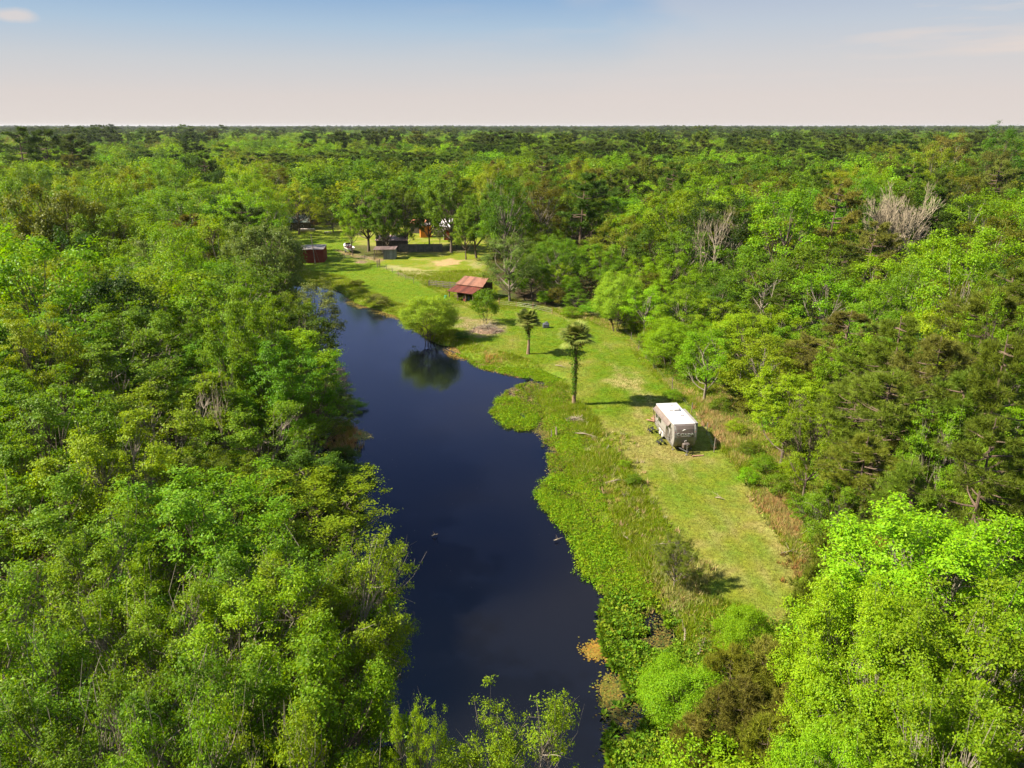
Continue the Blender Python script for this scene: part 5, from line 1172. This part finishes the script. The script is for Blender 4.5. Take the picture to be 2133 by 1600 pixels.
def pile(name, label, cat, u, v, rx, ry, h, n, mat, fill, L=1.6):
    p_ = U(u, v); r = thing(name, label, cat, p_); rs = np.random.RandomState(n)
    q = MB(); N_ = 14; vs = [(0, 0, h * .8)]
    for j, (k, hh) in enumerate(((.45, .62), (.8, .25), (1.05, -.05))):
        for i in range(N_): a = 6.283 * i / N_; w = rs.uniform(.85, 1.15); vs.append((rx * k * w * math.cos(a), ry * k * w * math.sin(a), h * hh * rs.uniform(.8, 1.2)))
    fs_ = [(0, 1 + i, 1 + (i + 1) % N_) for i in range(N_)]
    for j in range(2):
        for i in range(N_): a, b_ = 1 + j * N_, 1 + (j + 1) * N_; fs_.append((a + i, b_ + i, b_ + (i + 1) % N_, a + (i + 1) % N_))
    q.add(vs, fs_); q.build('mound', fill, r); q = MB()
    for i in range(n):
        a = rs.uniform(0, 6.28); k = rs.uniform(0, .95); c = Vector((rx * k * math.cos(a), ry * k * math.sin(a), h * (1 - k) * .85 + .1)); d = Vector(rs.normal(size=3) * np.array([1, 1, .3])).normalized() * L * rs.uniform(.3, .8)
        q.tube([c - d, c + Vector(rs.normal(size=3) * .08), c + d], [.035, .03, .012], 4, cap=False)
    q.build('branches', mat, r); return r
M_dirt = noisemat('brown_dirt', (.12, .075, .045), (.26, .17, .11), 3, .95, 5)
pile('brush_pile', 'brown heap of cut branches below the small leafy tree by the pond', 'brush pile', 1014, 690, 2.9, 1.9, 1.1, 170, M_deadwood, M_dirt)
pile('brush_pile', 'reddish tangle of fallen branches beside the pale round topped tree', 'brush pile', 1268, 648, 2.6, 1.6, 1.1, 110, noisemat('red_wood', (.16, .07, .045), (.33, .19, .13), 3, .9), M_dirt)
pile('brush_pile', 'pale twiggy heap lying right of the ivy clad palm foot', 'brush pile', 1200, 877, 1.2, .8, .35, 60, M_deadwood, M_dirt, 1.0)
pile('dirt_mound', 'low brown soil mound on the lawn before the short wire fence', 'mound', 752, 547, 1.7, .8, .35, 14, M_deadwood, M_dirt, .5)
LOGS = [(1219, 908, 2.6, -25, 'long pale log on the bank below the taller palm'), (1168, 765, 1.8, -38, 'pale stick lying between the two palms near the inlet'), (1158, 905, 1.0, 80, 'short grey stump standing in the shallows below the inlet'), (1283, 1005, 2.2, 15, 'pale branch in dry grass straight left of the trailer hitch'),
        (1378, 1137, 2.0, 4, 'bleached branch beside the thin olive sapling'), (1424, 1310, 1.9, 82, 'upright pale branch above the water plants at the south bank'), (1462, 1345, 2.2, 62, 'curved pale branch near the feathery bush at the south tip'), (1645, 1152, 1.5, 8, 'pale stick on the right edge of the mown strip foot'), (1500, 1040, .9, -30, 'small twig lying on the middle of the mown strip'),
        (1265, 935, 1.7, 70, 'forked pale twig on the bank slope left of the trailer'), (1310, 1125, 1.4, -60, 'grey twig in tall grass left of the olive sapling'), (1160, 1118, .5, 10, 'tiny brown driftwood floating off the near bank'), (905, 1170 - 62, .5, 20, 'tiny driftwood floating in the middle of the pond'), (1430, 655, 3.4, 8, 'pale fallen limb at the foot of the thicket below the snag')]
for i, (u, v, L, a, lab) in enumerate(LOGS):
    p_ = U(u, v); z = max(float(gz(np.array([p_.x]), np.array([p_.y]))[0]), WZ); q = MB(); rs = np.random.RandomState(i); up_ = 1.0 if i in (2,) else 0.0
    if up_: q.tube([(0, 0, -.3), (.05, 0, .5), (.02, .03, 1.15)], [.14, .12, .08], 6)
    else:
        ca, sa = math.cos(R(a)), math.sin(R(a)); q.tube([(-L / 2 * ca, -L / 2 * sa, .12), (.1 * sa, -.1 * ca, .2 + L * .06), (L / 2 * ca, L / 2 * sa, .14)], [.035 + .02 * L, .03 + .015 * L, .02], 5)
        for k in range(3): b0 = Vector((L * (k - 1) * .22 * ca, L * (k - 1) * .22 * sa, .18)); q.tube([b0, b0 + Vector((rs.normal() * .35, rs.normal() * .35, .2 + .2 * rs.uniform()))], [.025, .008], 4)
    o = q.build('fallen_branch', M_deadwood); o.location = (p_.x, p_.y, z); tag(o, lab, 'branch')
# weathered stakes at the inlet
for (u, v, h_, lab) in ((1093, 772, .9, 'pale stake standing in the reeds at the inlet mouth'), (1148, 905, 1.0, 'weathered stake at the waterline below the inlet')):
    p_ = U(u, v); q = MB(); z = float(gz(np.array([p_.x]), np.array([p_.y]))[0]); q.tube([(0, 0, -.6), (.05, 0, .5 * h_), (.02, .02, h_)], [.07, .065, .05], 6); o = q.build('wooden_stake', M_palebark); o.location = (p_.x, p_.y, z); tag(o, lab, 'stake')

# ------------------------------------------------------------------ scrub bushes along the right edge of the mown strip
SCRUB = [(1400, 835, 1.3, 1.2), (1500, 860, 1.6, 1.5), (1530, 905, 1.5, 1.3), (1560, 950, 1.2, 1.1), (1590, 985, 1.6, 1.4), (1555, 1010, 1.5, 1.2), (1615, 1030, 1.8, 1.5), (1650, 1010, 2.0, 1.7), (1655, 1060, 1.4, 1.2), (1690, 1080, 1.8, 1.5), (1700, 1150, 2.2, 1.6), (1725, 1200, 1.8, 1.4), (1480, 800, 1.7, 1.6),
         (1560, 860, 2.0, 1.8), (1600, 900, 2.1, 1.8), (1430, 790, 1.5, 1.4), (1385, 745, 2.0, 1.8), (1345, 700, 2.0, 1.7), (1410, 735, 2.4, 2.0), (1640, 940, 2.3, 2.0), (1700, 1010, 2.4, 2.0), (1320, 1010, .9, .9), (1300, 975, .7, .7), (1395, 1180, .7, .8), (1690, 1260, 1.8, 1.5), (1310, 690, 1.6, 1.4), (1750, 1120, 2.6, 1.9)]
SCRUB_T = []
for i, (u, v, h_, r_) in enumerate(SCRUB):
    p_ = U(u, v); SCRUB_T.append(tree('bush', p_.x, p_.y, h_ * 1.2, r_ * .9, ['bright', 'lime', 'green', 'mid', 'olive'][(i * 3) % 5], None))
bsh = [(790, 640, 1.8, 2.6, 'sage', 'wispy grey green shrub at the far end of the pond'), (745, 600, 1.2, 1.8, 'olive', 'low olive shrub on the bank below the red shed'), (960, 712, 1.0, 1.6, 'deep', 'dark low shrub in the shade right of the pond willow'), (700, 905, 1.6, 2.0, 'olive', 'olive shrub beside the orange sedge on the left shore'),
       (740, 1000, 1.4, 2.4, 'mid', 'leafy shrub leaning over the water on the left shore'), (735, 850, 1.2, 2.0, 'mid', 'dark shrub trailing into the water on the left shore'), (715, 960, 1.5, 2.2, 'deep', None), (700, 1060, 1.8, 2.4, 'deep', None), (690, 830, 1.8, 2.2, 'deep', None), (690, 1130, 2.0, 2.4, 'mid', None), (680, 760, 1.8, 2.0, 'mid', None), (735, 1080, 1.2, 1.5, 'dark', None)]
for u, v, h_, r_, t_, lab in bsh:
    p_ = U(u, v, WZ); tree('bush', p_.x, p_.y, h_ * 1.2, r_ * .8, t_, lab)

# ------------------------------------------------------------------ what each tree is called: its look, its wood, its place in it
def wood(x, y, u, v):
    if y > 215: return ('background forest', 'the left')
    if x < -8 and y < 150 and u < 800: return ('left bank woods', 'the water')
    if u < 640: return ('woods beyond the bank', 'the left')
    if u < 1030 and v < 560: return ('homestead', 'the left')
    if u < 1330: return ('woods beyond the barn', 'the left')
    if y < 40: return ('lower right woods', 'the water')
    if y < 110: return ('woods by mown strip', 'the strip')
    return ('upper right forest', 'the left')
ONE = dict(near='broadleaf tree', airy='broadleaf tree', maple='maple', mid='broadleaf tree', tall='tall tree', soft='wispy tree', oak='wide tree', bush='bush', far='broadleaf tree', pine='pine', midpine='pine', farpine='pine', youngpine='young pine', bare='leafless tree', snag='dead trunk')
GK = dict(bush='bushes', pine='pines', midpine='pines', farpine='pines', youngpine='young pines', maple='maples', bare='dead trees', snag='dead trees')
ORD = 'first second third fourth fifth sixth seventh eighth ninth tenth eleventh twelfth thirteenth fourteenth fifteenth sixteenth seventeenth eighteenth nineteenth twentieth twenty-first twenty-second twenty-third twenty-fourth'.split()
ZONES = {}
for t in TREES:
    root, kind, tint, x, y, h, rc, lab = t
    u, v = PX(x, y, h * .9); wd, ref = wood(x, y, u, v); root['group'] = GK.get(kind, 'broadleaf trees') + ' of the ' + wd
    if lab: root['label'] = lab
    else: ZONES.setdefault((wd, ref), []).append((y, u, t))
for (wd, ref), L in ZONES.items():
    L.sort(key=lambda q: q[0]); per = 9 if len(L) < 200 else 12
    for r in range(0, len(L), per):
        row = sorted(L[r:r + per], key=lambda q: q[1], reverse=(wd == 'left bank woods')); rn = ORD[r // per]
        for i, (yy, uu, t) in enumerate(row):
            t[0]['label'] = '%s %s, %s from %s, %s row back, %s' % (WORD[t[2]], ONE[t[1]], ORD[i], ref, rn, wd)
